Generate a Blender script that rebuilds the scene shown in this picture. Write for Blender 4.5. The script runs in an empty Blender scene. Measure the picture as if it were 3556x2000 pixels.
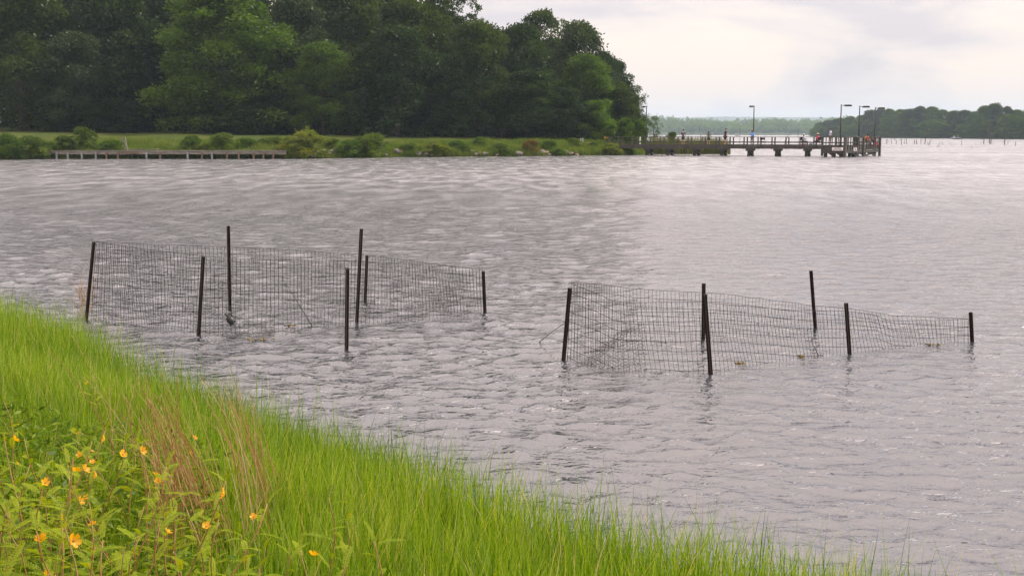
import bpy, bmesh, math, random
import numpy as np
from mathutils import Vector, Matrix, Euler

random.seed(7)
RNG = np.random.default_rng(11)
SC = bpy.context.scene
COL = SC.collection

# ------------------------------------------------------------------ camera
F, CX, CY, HOR, EYE = 4200.0, 1778.0, 1000.0, 463.0, 2.45     # measured on the 3556 x 2000 photograph
PITCH = math.atan((CY - HOR) / F)
cam_d = bpy.data.cameras.new('camera')
cam_d.sensor_width = 36.0
cam_d.lens = 36.0 * F / 3556.0
cam_d.clip_start, cam_d.clip_end = 0.1, 30000.0
cam = bpy.data.objects.new('camera', cam_d)
COL.objects.link(cam)
cam.location = (0, 0, EYE)
cam.rotation_euler = (math.pi / 2 - PITCH, 0, 0)
SC.camera = cam

# ------------------------------------------------------------------ sky, sun, exposure
SUN_AZ, SUN_EL = math.radians(66), math.radians(42)           # clockwise from +Y, above the horizon
world = bpy.data.worlds.new('World')
SC.world = world
world.use_nodes = True
wn, wl = world.node_tree.nodes, world.node_tree.links
wn.clear()
def W(t, **kw):
    n = wn.new(t)
    for k, v in kw.items():
        setattr(n, k, v)
    return n
sky = W('ShaderNodeTexSky', sky_type='NISHITA', sun_disc=False, sun_elevation=SUN_EL, sun_rotation=SUN_AZ,
        air_density=1.2, dust_density=3.0)
tc = W('ShaderNodeTexCoord')
sep = W('ShaderNodeSeparateXYZ'); wl.new(tc.outputs['Generated'], sep.inputs[0])
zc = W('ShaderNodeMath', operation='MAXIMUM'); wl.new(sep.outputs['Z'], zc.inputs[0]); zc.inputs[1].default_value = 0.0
cmb = W('ShaderNodeVectorMath', operation='MULTIPLY'); wl.new(tc.outputs['Generated'], cmb.inputs[0]); cmb.inputs[1].default_value = (1, 1, 2.6)
nz = W('ShaderNodeTexNoise'); nz.inputs['Scale'].default_value = 5.2; nz.inputs['Detail'].default_value = 7
nz.inputs['Roughness'].default_value = 0.5; nz.inputs['Distortion'].default_value = 0.35
wl.new(cmb.outputs[0], nz.inputs['Vector'])
cr = W('ShaderNodeValToRGB')
e = cr.color_ramp.elements
e[0].position, e[0].color = 0.38, (5.7, 5.15, 5.35, 1)         # grey undersides of the cloud layer
e[1].position, e[1].color = 0.57, (8.5, 7.1, 6.15, 1)         # warm bright cloud
m = cr.color_ramp.elements.new(0.47); m.color = (7.2, 6.3, 5.95, 1)
wl.new(nz.outputs['Fac'], cr.inputs[0])
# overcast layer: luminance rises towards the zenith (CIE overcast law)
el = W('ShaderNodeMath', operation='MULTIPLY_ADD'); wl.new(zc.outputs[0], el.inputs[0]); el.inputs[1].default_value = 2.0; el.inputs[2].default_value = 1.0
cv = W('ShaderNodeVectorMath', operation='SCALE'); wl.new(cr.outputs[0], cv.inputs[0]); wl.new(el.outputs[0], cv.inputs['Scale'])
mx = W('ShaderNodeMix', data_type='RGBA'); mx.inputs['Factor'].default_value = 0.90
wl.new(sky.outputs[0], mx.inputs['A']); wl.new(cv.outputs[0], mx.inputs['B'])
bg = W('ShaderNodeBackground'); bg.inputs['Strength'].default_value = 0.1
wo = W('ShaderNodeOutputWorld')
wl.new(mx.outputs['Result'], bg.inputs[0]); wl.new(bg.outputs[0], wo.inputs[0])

sun_d = bpy.data.lights.new('sun', 'SUN')
sun_d.energy, sun_d.angle, sun_d.color = 4.0, math.radians(4), (1.0, 0.95, 0.86)
sun = bpy.data.objects.new('sun', sun_d)
COL.objects.link(sun)
SUN_V = Vector((math.sin(SUN_AZ) * math.cos(SUN_EL), math.cos(SUN_AZ) * math.cos(SUN_EL), math.sin(SUN_EL)))
sun.rotation_euler = SUN_V.to_track_quat('Z', 'Y').to_euler()
sun.location = (40, 40, 60)

SC.view_settings.view_transform = 'Standard'
SC.view_settings.look = 'None'
SC.view_settings.gamma = 1
SC.view_settings.use_curve_mapping = False
SC.view_settings.exposure = 0.32
SC.render.engine = 'CYCLES'
SC.cycles.use_denoising = True
SC.cycles.max_bounces = 6
SC.cycles.diffuse_bounces = 3
SC.cycles.glossy_bounces = 3
SC.cycles.transmission_bounces = 4
SC.cycles.transparent_max_bounces = 8

# ------------------------------------------------------------------ helpers
FWD = Vector((0, math.cos(PITCH), -math.sin(PITCH)))
UPV = Vector((0, math.sin(PITCH), math.cos(PITCH)))
def ray(x, y):
    return FWD + Vector(((x - CX) / F, 0, 0)) + UPV * ((CY - y) / F)
def gp(x, y, z=0.0):                      # where the sight line through a photo pixel meets the level z
    d = ray(x, y); t = (z - EYE) / d.z
    return Vector((d.x * t, d.y * t, z))
def pd(x, y, Y):                          # the point of that sight line at distance Y
    d = ray(x, y); t = Y / d.y
    return Vector((d.x * t, Y, EYE + d.z * t))
def xat(x, Y, z=0.0):                     # world X of a pixel column at distance Y and height z
    fz = Y * math.cos(PITCH) + (EYE - z) * math.sin(PITCH)
    return (x - CX) / F * fz

def tag(o, label=None, cat=None, group=None, kind=None):
    for k, v in (('label', label), ('category', cat), ('group', group), ('kind', kind)):
        if v:
            o[k] = v
    return o
def thing(name, loc, label, cat, group=None, rz=0.0):
    o = bpy.data.objects.new(name, None); COL.objects.link(o)
    o.empty_display_size = 0.2
    o.location = loc; o.rotation_euler = (0, 0, rz)
    return tag(o, label, cat, group)
def link(name, me, parent=None, loc=None, rot=None, scale=None):
    o = bpy.data.objects.new(name, me); COL.objects.link(o)
    if parent: o.parent = parent
    if loc is not None: o.location = loc
    if rot is not None: o.rotation_euler = rot
    if scale is not None: o.scale = scale
    return o
def copy_tree(o, parent=None):
    c = o.copy(); COL.objects.link(c); c.parent = parent
    for ch in list(o.children):
        copy_tree(ch, c)
    return c

class MB:
    def __init__(s): s.v, s.f = [], []
    def add(s, vs, fs):
        b = len(s.v); s.v += [tuple(p) for p in vs]; s.f += [tuple(i + b for i in q) for q in fs]; return s
    def box(s, c, size, rot=None, axes=None):
        hx, hy, hz = size[0] / 2, size[1] / 2, size[2] / 2
        M = Euler(rot).to_matrix() if rot else (axes if axes else Matrix.Identity(3))
        c = Vector(c)
        vs = [c + M @ Vector((sx * hx, sy * hy, sz * hz)) for sz in (-1, 1) for sy in (-1, 1) for sx in (-1, 1)]
        return s.add(vs, [(0, 2, 3, 1), (4, 5, 7, 6), (0, 1, 5, 4), (2, 6, 7, 3), (0, 4, 6, 2), (1, 3, 7, 5)])
    def beam(s, a, b, w, h, up=Vector((0, 0, 1))):     # box from a to b, w wide sideways and h high
        a, b = Vector(a), Vector(b); d = (b - a); L = d.length; d.normalize()
        side = d.cross(up)
        if side.length < 1e-4: side = d.cross(Vector((1, 0, 0)))
        side.normalize(); u = side.cross(d)
        M = Matrix((d, side, u)).transposed()
        return s.box((a + b) / 2, (L, w, h), axes=M)
    def tube(s, pts, radii, n=6, cap=True):
        pts = [Vector(p) for p in pts]
        if not hasattr(radii, '__len__'): radii = [radii] * len(pts)
        b = len(s.v); prev = None
        for i, p in enumerate(pts):
            d = (pts[min(i + 1, len(pts) - 1)] - pts[max(i - 1, 0)])
            d = d.normalized() if d.length > 1e-9 else Vector((0, 0, 1))
            if prev is None:
                a = d.orthogonal().normalized()
            else:
                a = (prev - d * prev.dot(d))
                a = a.normalized() if a.length > 1e-6 else d.orthogonal().normalized()
            prev = a; c = d.cross(a)
            for k in range(n):
                t = 2 * math.pi * k / n
                s.v.append(tuple(p + (a * math.cos(t) + c * math.sin(t)) * radii[i]))
        for i in range(len(pts) - 1):
            for k in range(n):
                k2 = (k + 1) % n
                s.f.append((b + i * n + k, b + i * n + k2, b + (i + 1) * n + k2, b + (i + 1) * n + k))
        if cap:
            s.f.append(tuple(b + k for k in reversed(range(n))))
            s.f.append(tuple(b + (len(pts) - 1) * n + k for k in range(n)))
        return s
    def lathe(s, prof, c=(0, 0, 0), n=16):
        b = len(s.v); c = Vector(c)
        for r, z in prof:
            for k in range(n):
                t = 2 * math.pi * k / n
                s.v.append((c.x + r * math.cos(t), c.y + r * math.sin(t), c.z + z))
        for i in range(len(prof) - 1):
            for k in range(n):
                k2 = (k + 1) % n
                s.f.append((b + i * n + k, b + i * n + k2, b + (i + 1) * n + k2, b + (i + 1) * n + k))
        s.f.append(tuple(b + k for k in reversed(range(n))))
        s.f.append(tuple(b + (len(prof) - 1) * n + k for k in range(n)))
        return s
    def blob(s, c, r, seed=0, amp=0.0, sub=2, rot=None):
        bm = bmesh.new(); bmesh.ops.create_icosphere(bm, subdivisions=sub, radius=1.0)
        rg = random.Random(seed); ph = [rg.uniform(0, 6.28) for _ in range(6)]
        M = Euler(rot).to_matrix() if rot else Matrix.Identity(3)
        vs = []
        for v in bm.verts:
            p = v.co
            k = 1 + amp * (math.sin(p.x * 3.1 + ph[0]) + math.sin(p.y * 3.7 + ph[1]) + math.sin(p.z * 3.3 + ph[2]) + .5 * math.sin(p.x * 6 + p.y * 5 + ph[3])) / 2.5
            vs.append(Vector(c) + M @ Vector((p.x * r[0] * k, p.y * r[1] * k, p.z * r[2] * k)))
        fs = [tuple(v.index for v in f.verts) for f in bm.faces]
        bm.free()
        return s.add(vs, fs)
    def mesh(s, name, mat, origin=(0, 0, 0), smooth=False):
        me = bpy.data.meshes.new(name)
        o = Vector(origin)
        me.from_pydata([(v[0] - o.x, v[1] - o.y, v[2] - o.z) for v in s.v], [], s.f)
        me.materials.append(mat)
        if smooth:
            me.polygons.foreach_set('use_smooth', [True] * len(me.polygons))
        me.update()
        return me
    def build(s, name, mat, parent=None, origin=None, smooth=False):
        # vertices are in world space; a part is stored relative to its (unrotated) parent
        if parent is not None:
            o = Vector((0, 0, 0)); p = parent
            while p is not None:
                o += p.location; p = p.parent
            return link(name, s.mesh(name, mat, o, smooth), parent)
        o = Vector(origin) if origin is not None else Vector((0, 0, 0))
        return link(name, s.mesh(name, mat, o, smooth), None, o)

def np_mesh(name, verts, quads, mat, attrs=None, tris=False):
    me = bpy.data.meshes.new(name)
    k = 3 if tris else 4
    verts = np.asarray(verts, dtype=np.float32).reshape(-1, 3); quads = np.asarray(quads, dtype=np.int32).reshape(-1, k)
    me.vertices.add(len(verts)); me.vertices.foreach_set('co', verts.ravel())
    me.loops.add(quads.size); me.loops.foreach_set('vertex_index', quads.ravel())
    me.polygons.add(len(quads))
    me.polygons.foreach_set('loop_start', np.arange(0, quads.size, k, dtype=np.int32))
    me.polygons.foreach_set('loop_total', np.full(len(quads), k, dtype=np.int32))
    me.update(calc_edges=True)
    me.materials.append(mat)
    for a, vals in (attrs or {}).items():
        at = me.attributes.new(a, 'FLOAT', 'POINT')
        at.data.foreach_set('value', np.asarray(vals, dtype=np.float32))
    return me

# ------------------------------------------------------------------ materials
def new_mat(name):
    m = bpy.data.materials.new(name); m.use_nodes = True
    nt = m.node_tree; nt.nodes.clear()
    out = nt.nodes.new('ShaderNodeOutputMaterial')
    return m, nt, out
def N(nt, t, **kw):
    n = nt.nodes.new(t)
    for k, v in kw.items(): setattr(n, k, v)
    return n
def ramp(nt, stops):
    r = N(nt, 'ShaderNodeValToRGB')
    els = r.color_ramp.elements
    els[0].position, els[0].color = stops[0][0], (*stops[0][1], 1)
    els[1].position, els[1].color = stops[-1][0], (*stops[-1][1], 1)
    for p, c in stops[1:-1]:
        x = els.new(p); x.color = (*c, 1)
    return r
def noise_mat(name, c1, c2, scale=4.0, rough=0.8, detail=5, stretch=(1, 1, 1), bump=0.0, spec=0.3, metal=0.0, bscale=None):
    m, nt, out = new_mat(name)
    tc = N(nt, 'ShaderNodeTexCoord'); mp = N(nt, 'ShaderNodeMapping'); mp.inputs['Scale'].default_value = stretch
    nt.links.new(tc.outputs['Object'], mp.inputs[0])
    nz = N(nt, 'ShaderNodeTexNoise'); nz.inputs['Scale'].default_value = scale; nz.inputs['Detail'].default_value = detail
    nt.links.new(mp.outputs[0], nz.inputs['Vector'])
    r = ramp(nt, [(0.3, c1), (0.7, c2)]); nt.links.new(nz.outputs['Fac'], r.inputs[0])
    b = N(nt, 'ShaderNodeBsdfPrincipled')
    b.inputs['Roughness'].default_value = rough; b.inputs['Specular IOR Level'].default_value = spec; b.inputs['Metallic'].default_value = metal
    nt.links.new(r.outputs[0], b.inputs['Base Color'])
    if bump:
        bp = N(nt, 'ShaderNodeBump'); bp.inputs['Strength'].default_value = bump; bp.inputs['Distance'].default_value = 0.03
        nt.links.new(nz.outputs['Fac'], bp.inputs['Height']); nt.links.new(bp.outputs[0], b.inputs['Normal'])
    nt.links.new(b.outputs[0], out.inputs[0])
    return m
def leaf_mat(name, stops, trans=0.45, gloss=0.015, tcol=(1.25, 1.3, 0.6), rough=0.45, rnd=0.22):
    m, nt, out = new_mat(name)
    at = N(nt, 'ShaderNodeAttribute', attribute_name='tint')
    oi = N(nt, 'ShaderNodeObjectInfo')
    ad = N(nt, 'ShaderNodeMath', operation='MULTIPLY_ADD'); nt.links.new(oi.outputs['Random'], ad.inputs[0])
    ad.inputs[1].default_value = rnd; nt.links.new(at.outputs['Fac'], ad.inputs[2])
    r = ramp(nt, stops); nt.links.new(ad.outputs[0], r.inputs[0])
    d = N(nt, 'ShaderNodeBsdfDiffuse'); nt.links.new(r.outputs[0], d.inputs[0])
    t = N(nt, 'ShaderNodeBsdfTranslucent')
    tm = N(nt, 'ShaderNodeVectorMath', operation='MULTIPLY'); nt.links.new(r.outputs[0], tm.inputs[0]); tm.inputs[1].default_value = tcol
    nt.links.new(tm.outputs[0], t.inputs[0])
    mx = N(nt, 'ShaderNodeMixShader'); mx.inputs[0].default_value = trans
    nt.links.new(d.outputs[0], mx.inputs[1]); nt.links.new(t.outputs[0], mx.inputs[2])
    g = N(nt, 'ShaderNodeBsdfGlossy'); g.inputs['Roughness'].default_value = rough; g.inputs[0].default_value = (0.9, 0.95, 0.85, 1)
    m2 = N(nt, 'ShaderNodeMixShader'); m2.inputs[0].default_value = gloss
    nt.links.new(mx.outputs[0], m2.inputs[1]); nt.links.new(g.outputs[0], m2.inputs[2])
    nt.links.new(m2.outputs[0], out.inputs[0])
    return m

M = {}
M['leaf_olive'] = leaf_mat('leaf_olive', [(0.0, (0.015, 0.027, 0.004)), (0.6, (0.034, 0.056, 0.007)), (1.2, (0.06, 0.088, 0.012))])
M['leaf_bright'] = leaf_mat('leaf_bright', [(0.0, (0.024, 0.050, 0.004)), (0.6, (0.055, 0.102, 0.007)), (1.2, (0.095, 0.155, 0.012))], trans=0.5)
M['leaf_dark'] = leaf_mat('leaf_dark', [(0.0, (0.007, 0.017, 0.004)), (0.6, (0.019, 0.040, 0.008)), (1.2, (0.042, 0.070, 0.013))], trans=0.35)
M['leaf_grey'] = leaf_mat('leaf_grey', [(0.0, (0.018, 0.031, 0.011)), (0.6, (0.036, 0.056, 0.019)), (1.2, (0.058, 0.084, 0.03))], trans=0.35)
M['leaf_yellow'] = leaf_mat('leaf_yellow', [(0.0, (0.05, 0.075, 0.008)), (0.6, (0.11, 0.14, 0.012)), (1.2, (0.17, 0.18, 0.015))], trans=0.5)
M['leaf_bush'] = leaf_mat('leaf_bush', [(0.0, (0.035, 0.062, 0.007)), (0.6, (0.075, 0.118, 0.011)), (1.2, (0.13, 0.175, 0.016))], trans=0.5)
M['leaf_rust'] = leaf_mat('leaf_rust', [(0.0, (0.06, 0.06, 0.01)), (0.5, (0.10, 0.10, 0.015)), (0.9, (0.16, 0.075, 0.02)), (1.2, (0.2, 0.06, 0.02))], trans=0.4)
M['grass'] = leaf_mat('grass', [(0.0, (0.040, 0.095, 0.005)), (0.3, (0.115, 0.22, 0.009)), (0.65, (0.195, 0.31, 0.018)), (0.95, (0.32, 0.40, 0.05)), (1.2, (0.45, 0.40, 0.18))], trans=0.45, gloss=0.035, rough=0.25, tcol=(1.3, 1.15, 0.4), rnd=0.0)
M['pea_leaf'] = leaf_mat('pea_leaf', [(0.0, (0.018, 0.045, 0.006)), (0.35, (0.07, 0.13, 0.006)), (0.7, (0.16, 0.23, 0.008)), (1.2, (0.25, 0.30, 0.012))], trans=0.45, gloss=0.015, rough=0.35, tcol=(1.4, 1.25, 0.4), rnd=0.75)
M['weed'] = leaf_mat('weed', [(0.0, (0.025, 0.055, 0.006)), (0.5, (0.075, 0.13, 0.010)), (1.2, (0.17, 0.22, 0.018))], trans=0.35, gloss=0.01, tcol=(1.3, 1.2, 0.4))
M['bank_grass'] = leaf_mat('bank_grass', [(0.0, (0.036, 0.070, 0.008)), (0.5, (0.080, 0.130, 0.013)), (1.2, (0.17, 0.19, 0.035))], trans=0.45, gloss=0.015)
M['reed'] = leaf_mat('reed', [(0.0, (0.05, 0.07, 0.012)), (0.7, (0.10, 0.12, 0.02)), (1.2, (0.24, 0.15, 0.03))], trans=0.4, gloss=0.015)
M['petal'] = leaf_mat('petal', [(0.0, (0.60, 0.25, 0.003)), (1.2, (0.82, 0.42, 0.006))], trans=0.5, gloss=0.03, tcol=(1.0, 0.95, 0.6), rnd=0.5)
M['pea_stem'] = noise_mat('pea_stem', (0.24, 0.10, 0.03), (0.20, 0.17, 0.04), 20, 0.6)
M['straw'] = leaf_mat('straw', [(0.0, (0.19, 0.065, 0.018)), (0.4, (0.30, 0.15, 0.05)), (0.8, (0.42, 0.28, 0.12)), (1.2, (0.50, 0.38, 0.19))], trans=0.2, gloss=0.03, tcol=(1.0, 1.0, 0.8), rnd=0.1)
M['bark'] = noise_mat('bark', (0.035, 0.028, 0.022), (0.09, 0.075, 0.06), 3, 0.9, stretch=(3, 3, .5), bump=.4)
M['pale_bark'] = noise_mat('pale_bark', (0.16, 0.15, 0.13), (0.30, 0.28, 0.25), 3, 0.9, stretch=(3, 3, .5))
M['dead_wood'] = noise_mat('dead_wood', (0.030, 0.026, 0.023), (0.085, 0.075, 0.065), 2, 0.9, stretch=(3, 3, .5))
M['pier_wood'] = noise_mat('pier_wood', (0.034, 0.029, 0.025), (0.085, 0.074, 0.064), 2.2, 0.85, stretch=(1, 1, 3), bump=.2)
M['pier_dark'] = noise_mat('pier_dark', (0.020, 0.018, 0.016), (0.055, 0.049, 0.043), 2.2, 0.85, stretch=(4, 4, .6), bump=.2)
M['dock_wood'] = noise_mat('dock_wood', (0.10, 0.09, 0.075), (0.21, 0.19, 0.16), 2.5, 0.85, stretch=(.6, 3, 3), bump=.2)
M['dock_pale'] = noise_mat('dock_pale', (0.16, 0.17, 0.175), (0.25, 0.26, 0.26), 3, 0.8)
M['dock_brown'] = noise_mat('dock_brown', (0.09, 0.065, 0.045), (0.18, 0.13, 0.09), 3, 0.85, stretch=(3, 3, .6))
M['rock'] = noise_mat('rock', (0.07, 0.066, 0.062), (0.22, 0.20, 0.18), 2.2, 0.9, bump=.5)
M['rock_red'] = noise_mat('rock_red', (0.10, 0.065, 0.045), (0.26, 0.19, 0.145), 2.0, 0.9, bump=.5)
M['rust_post'] = noise_mat('rust_post', (0.007, 0.006, 0.005), (0.028, 0.014, 0.010), 22, 0.7, stretch=(1, 1, .4), spec=.25)
M['wire'] = noise_mat('wire', (0.010, 0.009, 0.008), (0.03, 0.026, 0.022), 8, 0.6, metal=0.3)
M['hexwire'] = noise_mat('hexwire', (0.02, 0.018, 0.015), (0.06, 0.05, 0.042), 8, 0.6, metal=0.3)
M['lamp_metal'] = noise_mat('lamp_metal', (0.025, 0.022, 0.02), (0.05, 0.044, 0.04), 3, 0.5)
M['lamp_lens'] = noise_mat('lamp_lens', (0.35, 0.34, 0.31), (0.45, 0.43, 0.4), 6, 0.3)
M['sign_white'] = noise_mat('sign_white', (0.62, 0.58, 0.57), (0.74, 0.70, 0.68), 3, 0.6)
M['sign_ink'] = noise_mat('sign_ink', (0.06, 0.035, 0.04), (0.10, 0.05, 0.055), 9, 0.7)
M['sign_brown'] = noise_mat('sign_brown', (0.05, 0.032, 0.018), (0.085, 0.055, 0.03), 3, 0.8)
M['sign_yellow'] = noise_mat('sign_yellow', (0.50, 0.27, 0.03), (0.65, 0.36, 0.05), 3, 0.7)
M['pvc'] = noise_mat('pvc', (0.62, 0.62, 0.60), (0.75, 0.75, 0.73), 5, 0.5)
M['black'] = noise_mat('black', (0.012, 0.012, 0.012), (0.03, 0.03, 0.03), 6, 0.6)
M['concrete'] = noise_mat('concrete', (0.23, 0.15, 0.11), (0.36, 0.25, 0.19), 2.5, 0.9)
M['galv'] = noise_mat('galv', (0.22, 0.22, 0.22), (0.35, 0.35, 0.34), 3, 0.6)
M['skin_light'] = noise_mat('skin_light', (0.40, 0.235, 0.165), (0.48, 0.29, 0.21), 6, 0.6)
M['skin_dark'] = noise_mat('skin_dark', (0.09, 0.05, 0.032), (0.13, 0.075, 0.05), 6, 0.6)
M['shell'] = noise_mat('shell', (0.010, 0.011, 0.010), (0.032, 0.034, 0.034), 30, 0.4, spec=.5)
M['algae'] = noise_mat('algae', (0.06, 0.05, 0.02), (0.24, 0.17, 0.05), 18, 0.8)
def cloth(name, c):
    M[name] = noise_mat(name, tuple(x * .8 for x in c), tuple(min(1, x * 1.15) for x in c), 9, 0.9)
for nm, c in (('c_grey', (0.10, 0.10, 0.115)), ('c_navy', (0.020, 0.022, 0.032)), ('c_taupe', (0.13, 0.11, 0.10)), ('c_charcoal', (0.022, 0.024, 0.032)),
              ('c_blue', (0.16, 0.34, 0.72)), ('c_khaki', (0.22, 0.17, 0.12)), ('c_greypant', (0.11, 0.105, 0.10)), ('c_lav', (0.62, 0.58, 0.74)),
              ('c_pink', (0.72, 0.09, 0.17)), ('c_orange', (0.90, 0.17, 0.02)), ('c_green', (0.02, 0.16, 0.06)), ('c_straw', (0.52, 0.42, 0.24)),
              ('c_hat', (0.30, 0.22, 0.15)), ('c_teal', (0.02, 0.26, 0.36)), ('c_red', (0.60, 0.06, 0.05)), ('hair_dark', (0.014, 0.011, 0.010)),
              ('hair_brown', (0.045, 0.027, 0.018)), ('c_white', (0.75, 0.72, 0.72)), ('bin_green', (0.012, 0.032, 0.028)), ('c_brown', (0.14, 0.05, 0.04)),
              ('boat_hull', (0.09, 0.10, 0.12)), ('boat_white', (0.6, 0.62, 0.66))):
    cloth(nm, c)

# the lawn and bank soil
def ground_mat(name, stops, scale, fine, bump=0.4):
    m, nt, out = new_mat(name)
    tc = N(nt, 'ShaderNodeTexCoord')
    a = N(nt, 'ShaderNodeTexNoise'); a.inputs['Scale'].default_value = scale; a.inputs['Detail'].default_value = 6
    b = N(nt, 'ShaderNodeTexNoise'); b.inputs['Scale'].default_value = fine; b.inputs['Detail'].default_value = 4
    nt.links.new(tc.outputs['Object'], a.inputs['Vector']); nt.links.new(tc.outputs['Object'], b.inputs['Vector'])
    mm = N(nt, 'ShaderNodeMath', operation='MULTIPLY_ADD'); nt.links.new(b.outputs['Fac'], mm.inputs[0]); mm.inputs[1].default_value = 0.5
    sb = N(nt, 'ShaderNodeMath', operation='SUBTRACT'); nt.links.new(a.outputs['Fac'], sb.inputs[0]); sb.inputs[1].default_value = 0.25
    nt.links.new(sb.outputs[0], mm.inputs[2])
    r = ramp(nt, stops); nt.links.new(mm.outputs[0], r.inputs[0])
    p = N(nt, 'ShaderNodeBsdfPrincipled'); p.inputs['Roughness'].default_value = 0.95; p.inputs['Specular IOR Level'].default_value = 0.1
    nt.links.new(r.outputs[0], p.inputs['Base Color'])
    bp = N(nt, 'ShaderNodeBump'); bp.inputs['Strength'].default_value = bump; bp.inputs['Distance'].default_value = 0.1
    nt.links.new(b.outputs['Fac'], bp.inputs['Height']); nt.links.new(bp.outputs[0], p.inputs['Normal'])
    nt.links.new(p.outputs[0], out.inputs[0])
    return m
M['lawn'] = ground_mat('lawn', [(0.25, (0.026, 0.042, 0.007)), (0.5, (0.048, 0.066, 0.010)), (0.78, (0.085, 0.078, 0.020))], 0.18, 3.0)
M['soil'] = ground_mat('soil', [(0.3, (0.020, 0.024, 0.008)), (0.7, (0.05, 0.055, 0.018))], 1.5, 14)
M['hill'] = ground_mat('hill', [(0.3, (0.03, 0.045, 0.015)), (0.7, (0.06, 0.075, 0.022))], 0.01, 0.05)

# the lake
def water_mat():
    m, nt, out = new_mat('lake_water')
    tc = N(nt, 'ShaderNodeTexCoord')
    def wave(scale, stretch, rot, detail, dist=0.0, rough=0.5):
        mp = N(nt, 'ShaderNodeMapping'); mp.inputs['Scale'].default_value = stretch; mp.inputs['Rotation'].default_value = (0, 0, rot)
        nt.links.new(tc.outputs['Object'], mp.inputs[0])
        n = N(nt, 'ShaderNodeTexNoise'); n.inputs['Scale'].default_value = scale; n.inputs['Detail'].default_value = detail
        n.inputs['Distortion'].default_value = dist; n.inputs['Roughness'].default_value = rough
        nt.links.new(mp.outputs[0], n.inputs['Vector'])
        return n
    w1 = wave(0.9, (0.7, 1.2, 1), 0.35, 3, 0.5)
    w2 = wave(3.4, (0.75, 1.2, 1), -0.3, 3, 0.9)
    w3 = wave(11.0, (0.75, 1.2, 1), 0.15, 2, 0.6)
    gust = wave(0.05, (0.5, 1.2, 1), 0.2, 3)
    def mul(n, k):
        x = N(nt, 'ShaderNodeMath', operation='MULTIPLY'); nt.links.new(n.outputs[0], x.inputs[0]); x.inputs[1].default_value = k; return x
    def add(a, b):
        x = N(nt, 'ShaderNodeMath', operation='ADD'); nt.links.new(a.outputs[0], x.inputs[0]); nt.links.new(b.outputs[0], x.inputs[1]); return x
    s = add(add(mul(w1, 0.02), mul(w2, 0.074)), mul(w3, 0.022))
    gm = N(nt, 'ShaderNodeMapRange'); nt.links.new(gust.outputs['Fac'], gm.inputs[0])
    gm.inputs['From Min'].default_value = 0.3; gm.inputs['From Max'].default_value = 0.7; gm.inputs['To Min'].default_value = 0.55; gm.inputs['To Max'].default_value = 1.1
    bp = N(nt, 'ShaderNodeBump'); bp.inputs['Distance'].default_value = 1.0; bp.inputs['Filter Width'].default_value = 0.02
    nt.links.new(gm.outputs[0], bp.inputs['Strength'])
    nt.links.new(s.outputs[0], bp.inputs['Height'])
    d = N(nt, 'ShaderNodeBsdfDiffuse'); d.inputs[0].default_value = (0.038, 0.041, 0.048, 1)
    nt.links.new(bp.outputs[0], d.inputs['Normal'])
    g = N(nt, 'ShaderNodeBsdfGlossy'); g.inputs[0].default_value = (0.955, 0.945, 0.98, 1)
    # small wind waves too fine to draw: rougher out on the open lake, smoother in the lee of the bank
    ge = N(nt, 'ShaderNodeNewGeometry'); sp_ = N(nt, 'ShaderNodeSeparateXYZ'); nt.links.new(ge.outputs['Position'], sp_.inputs[0])
    ro = N(nt, 'ShaderNodeMapRange'); nt.links.new(sp_.outputs['Y'], ro.inputs[0])
    ro.inputs['From Min'].default_value = 10; ro.inputs['From Max'].default_value = 65; ro.inputs['To Min'].default_value = 0.045; ro.inputs['To Max'].default_value = 0.22
    paw = wave(0.9, (1.0, 0.32, 1), 0.1, 4, 0.3, 0.6)             # cat's-paws: little patches of stronger ripple
    pm_ = N(nt, 'ShaderNodeMapRange'); nt.links.new(paw.outputs['Fac'], pm_.inputs[0])
    pm_.inputs['From Min'].default_value = 0.35; pm_.inputs['From Max'].default_value = 0.65; pm_.inputs['To Min'].default_value = 0.7; pm_.inputs['To Max'].default_value = 1.3
    rm_ = N(nt, 'ShaderNodeMath', operation='MULTIPLY'); nt.links.new(ro.outputs[0], rm_.inputs[0]); nt.links.new(pm_.outputs[0], rm_.inputs[1])
    nt.links.new(rm_.outputs[0], g.inputs['Roughness'])
    nt.links.new(bp.outputs[0], g.inputs['Normal'])
    fr = N(nt, 'ShaderNodeFresnel'); fr.inputs['IOR'].default_value = 2.5
    nt.links.new(bp.outputs[0], fr.inputs['Normal'])
    mx = N(nt, 'ShaderNodeMixShader'); nt.links.new(fr.outputs[0], mx.inputs[0])
    nt.links.new(d.outputs[0], mx.inputs[1]); nt.links.new(g.outputs[0], mx.inputs[2])
    nt.links.new(mx.outputs[0], out.inputs[0])
    return m
M['water'] = water_mat()

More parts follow.
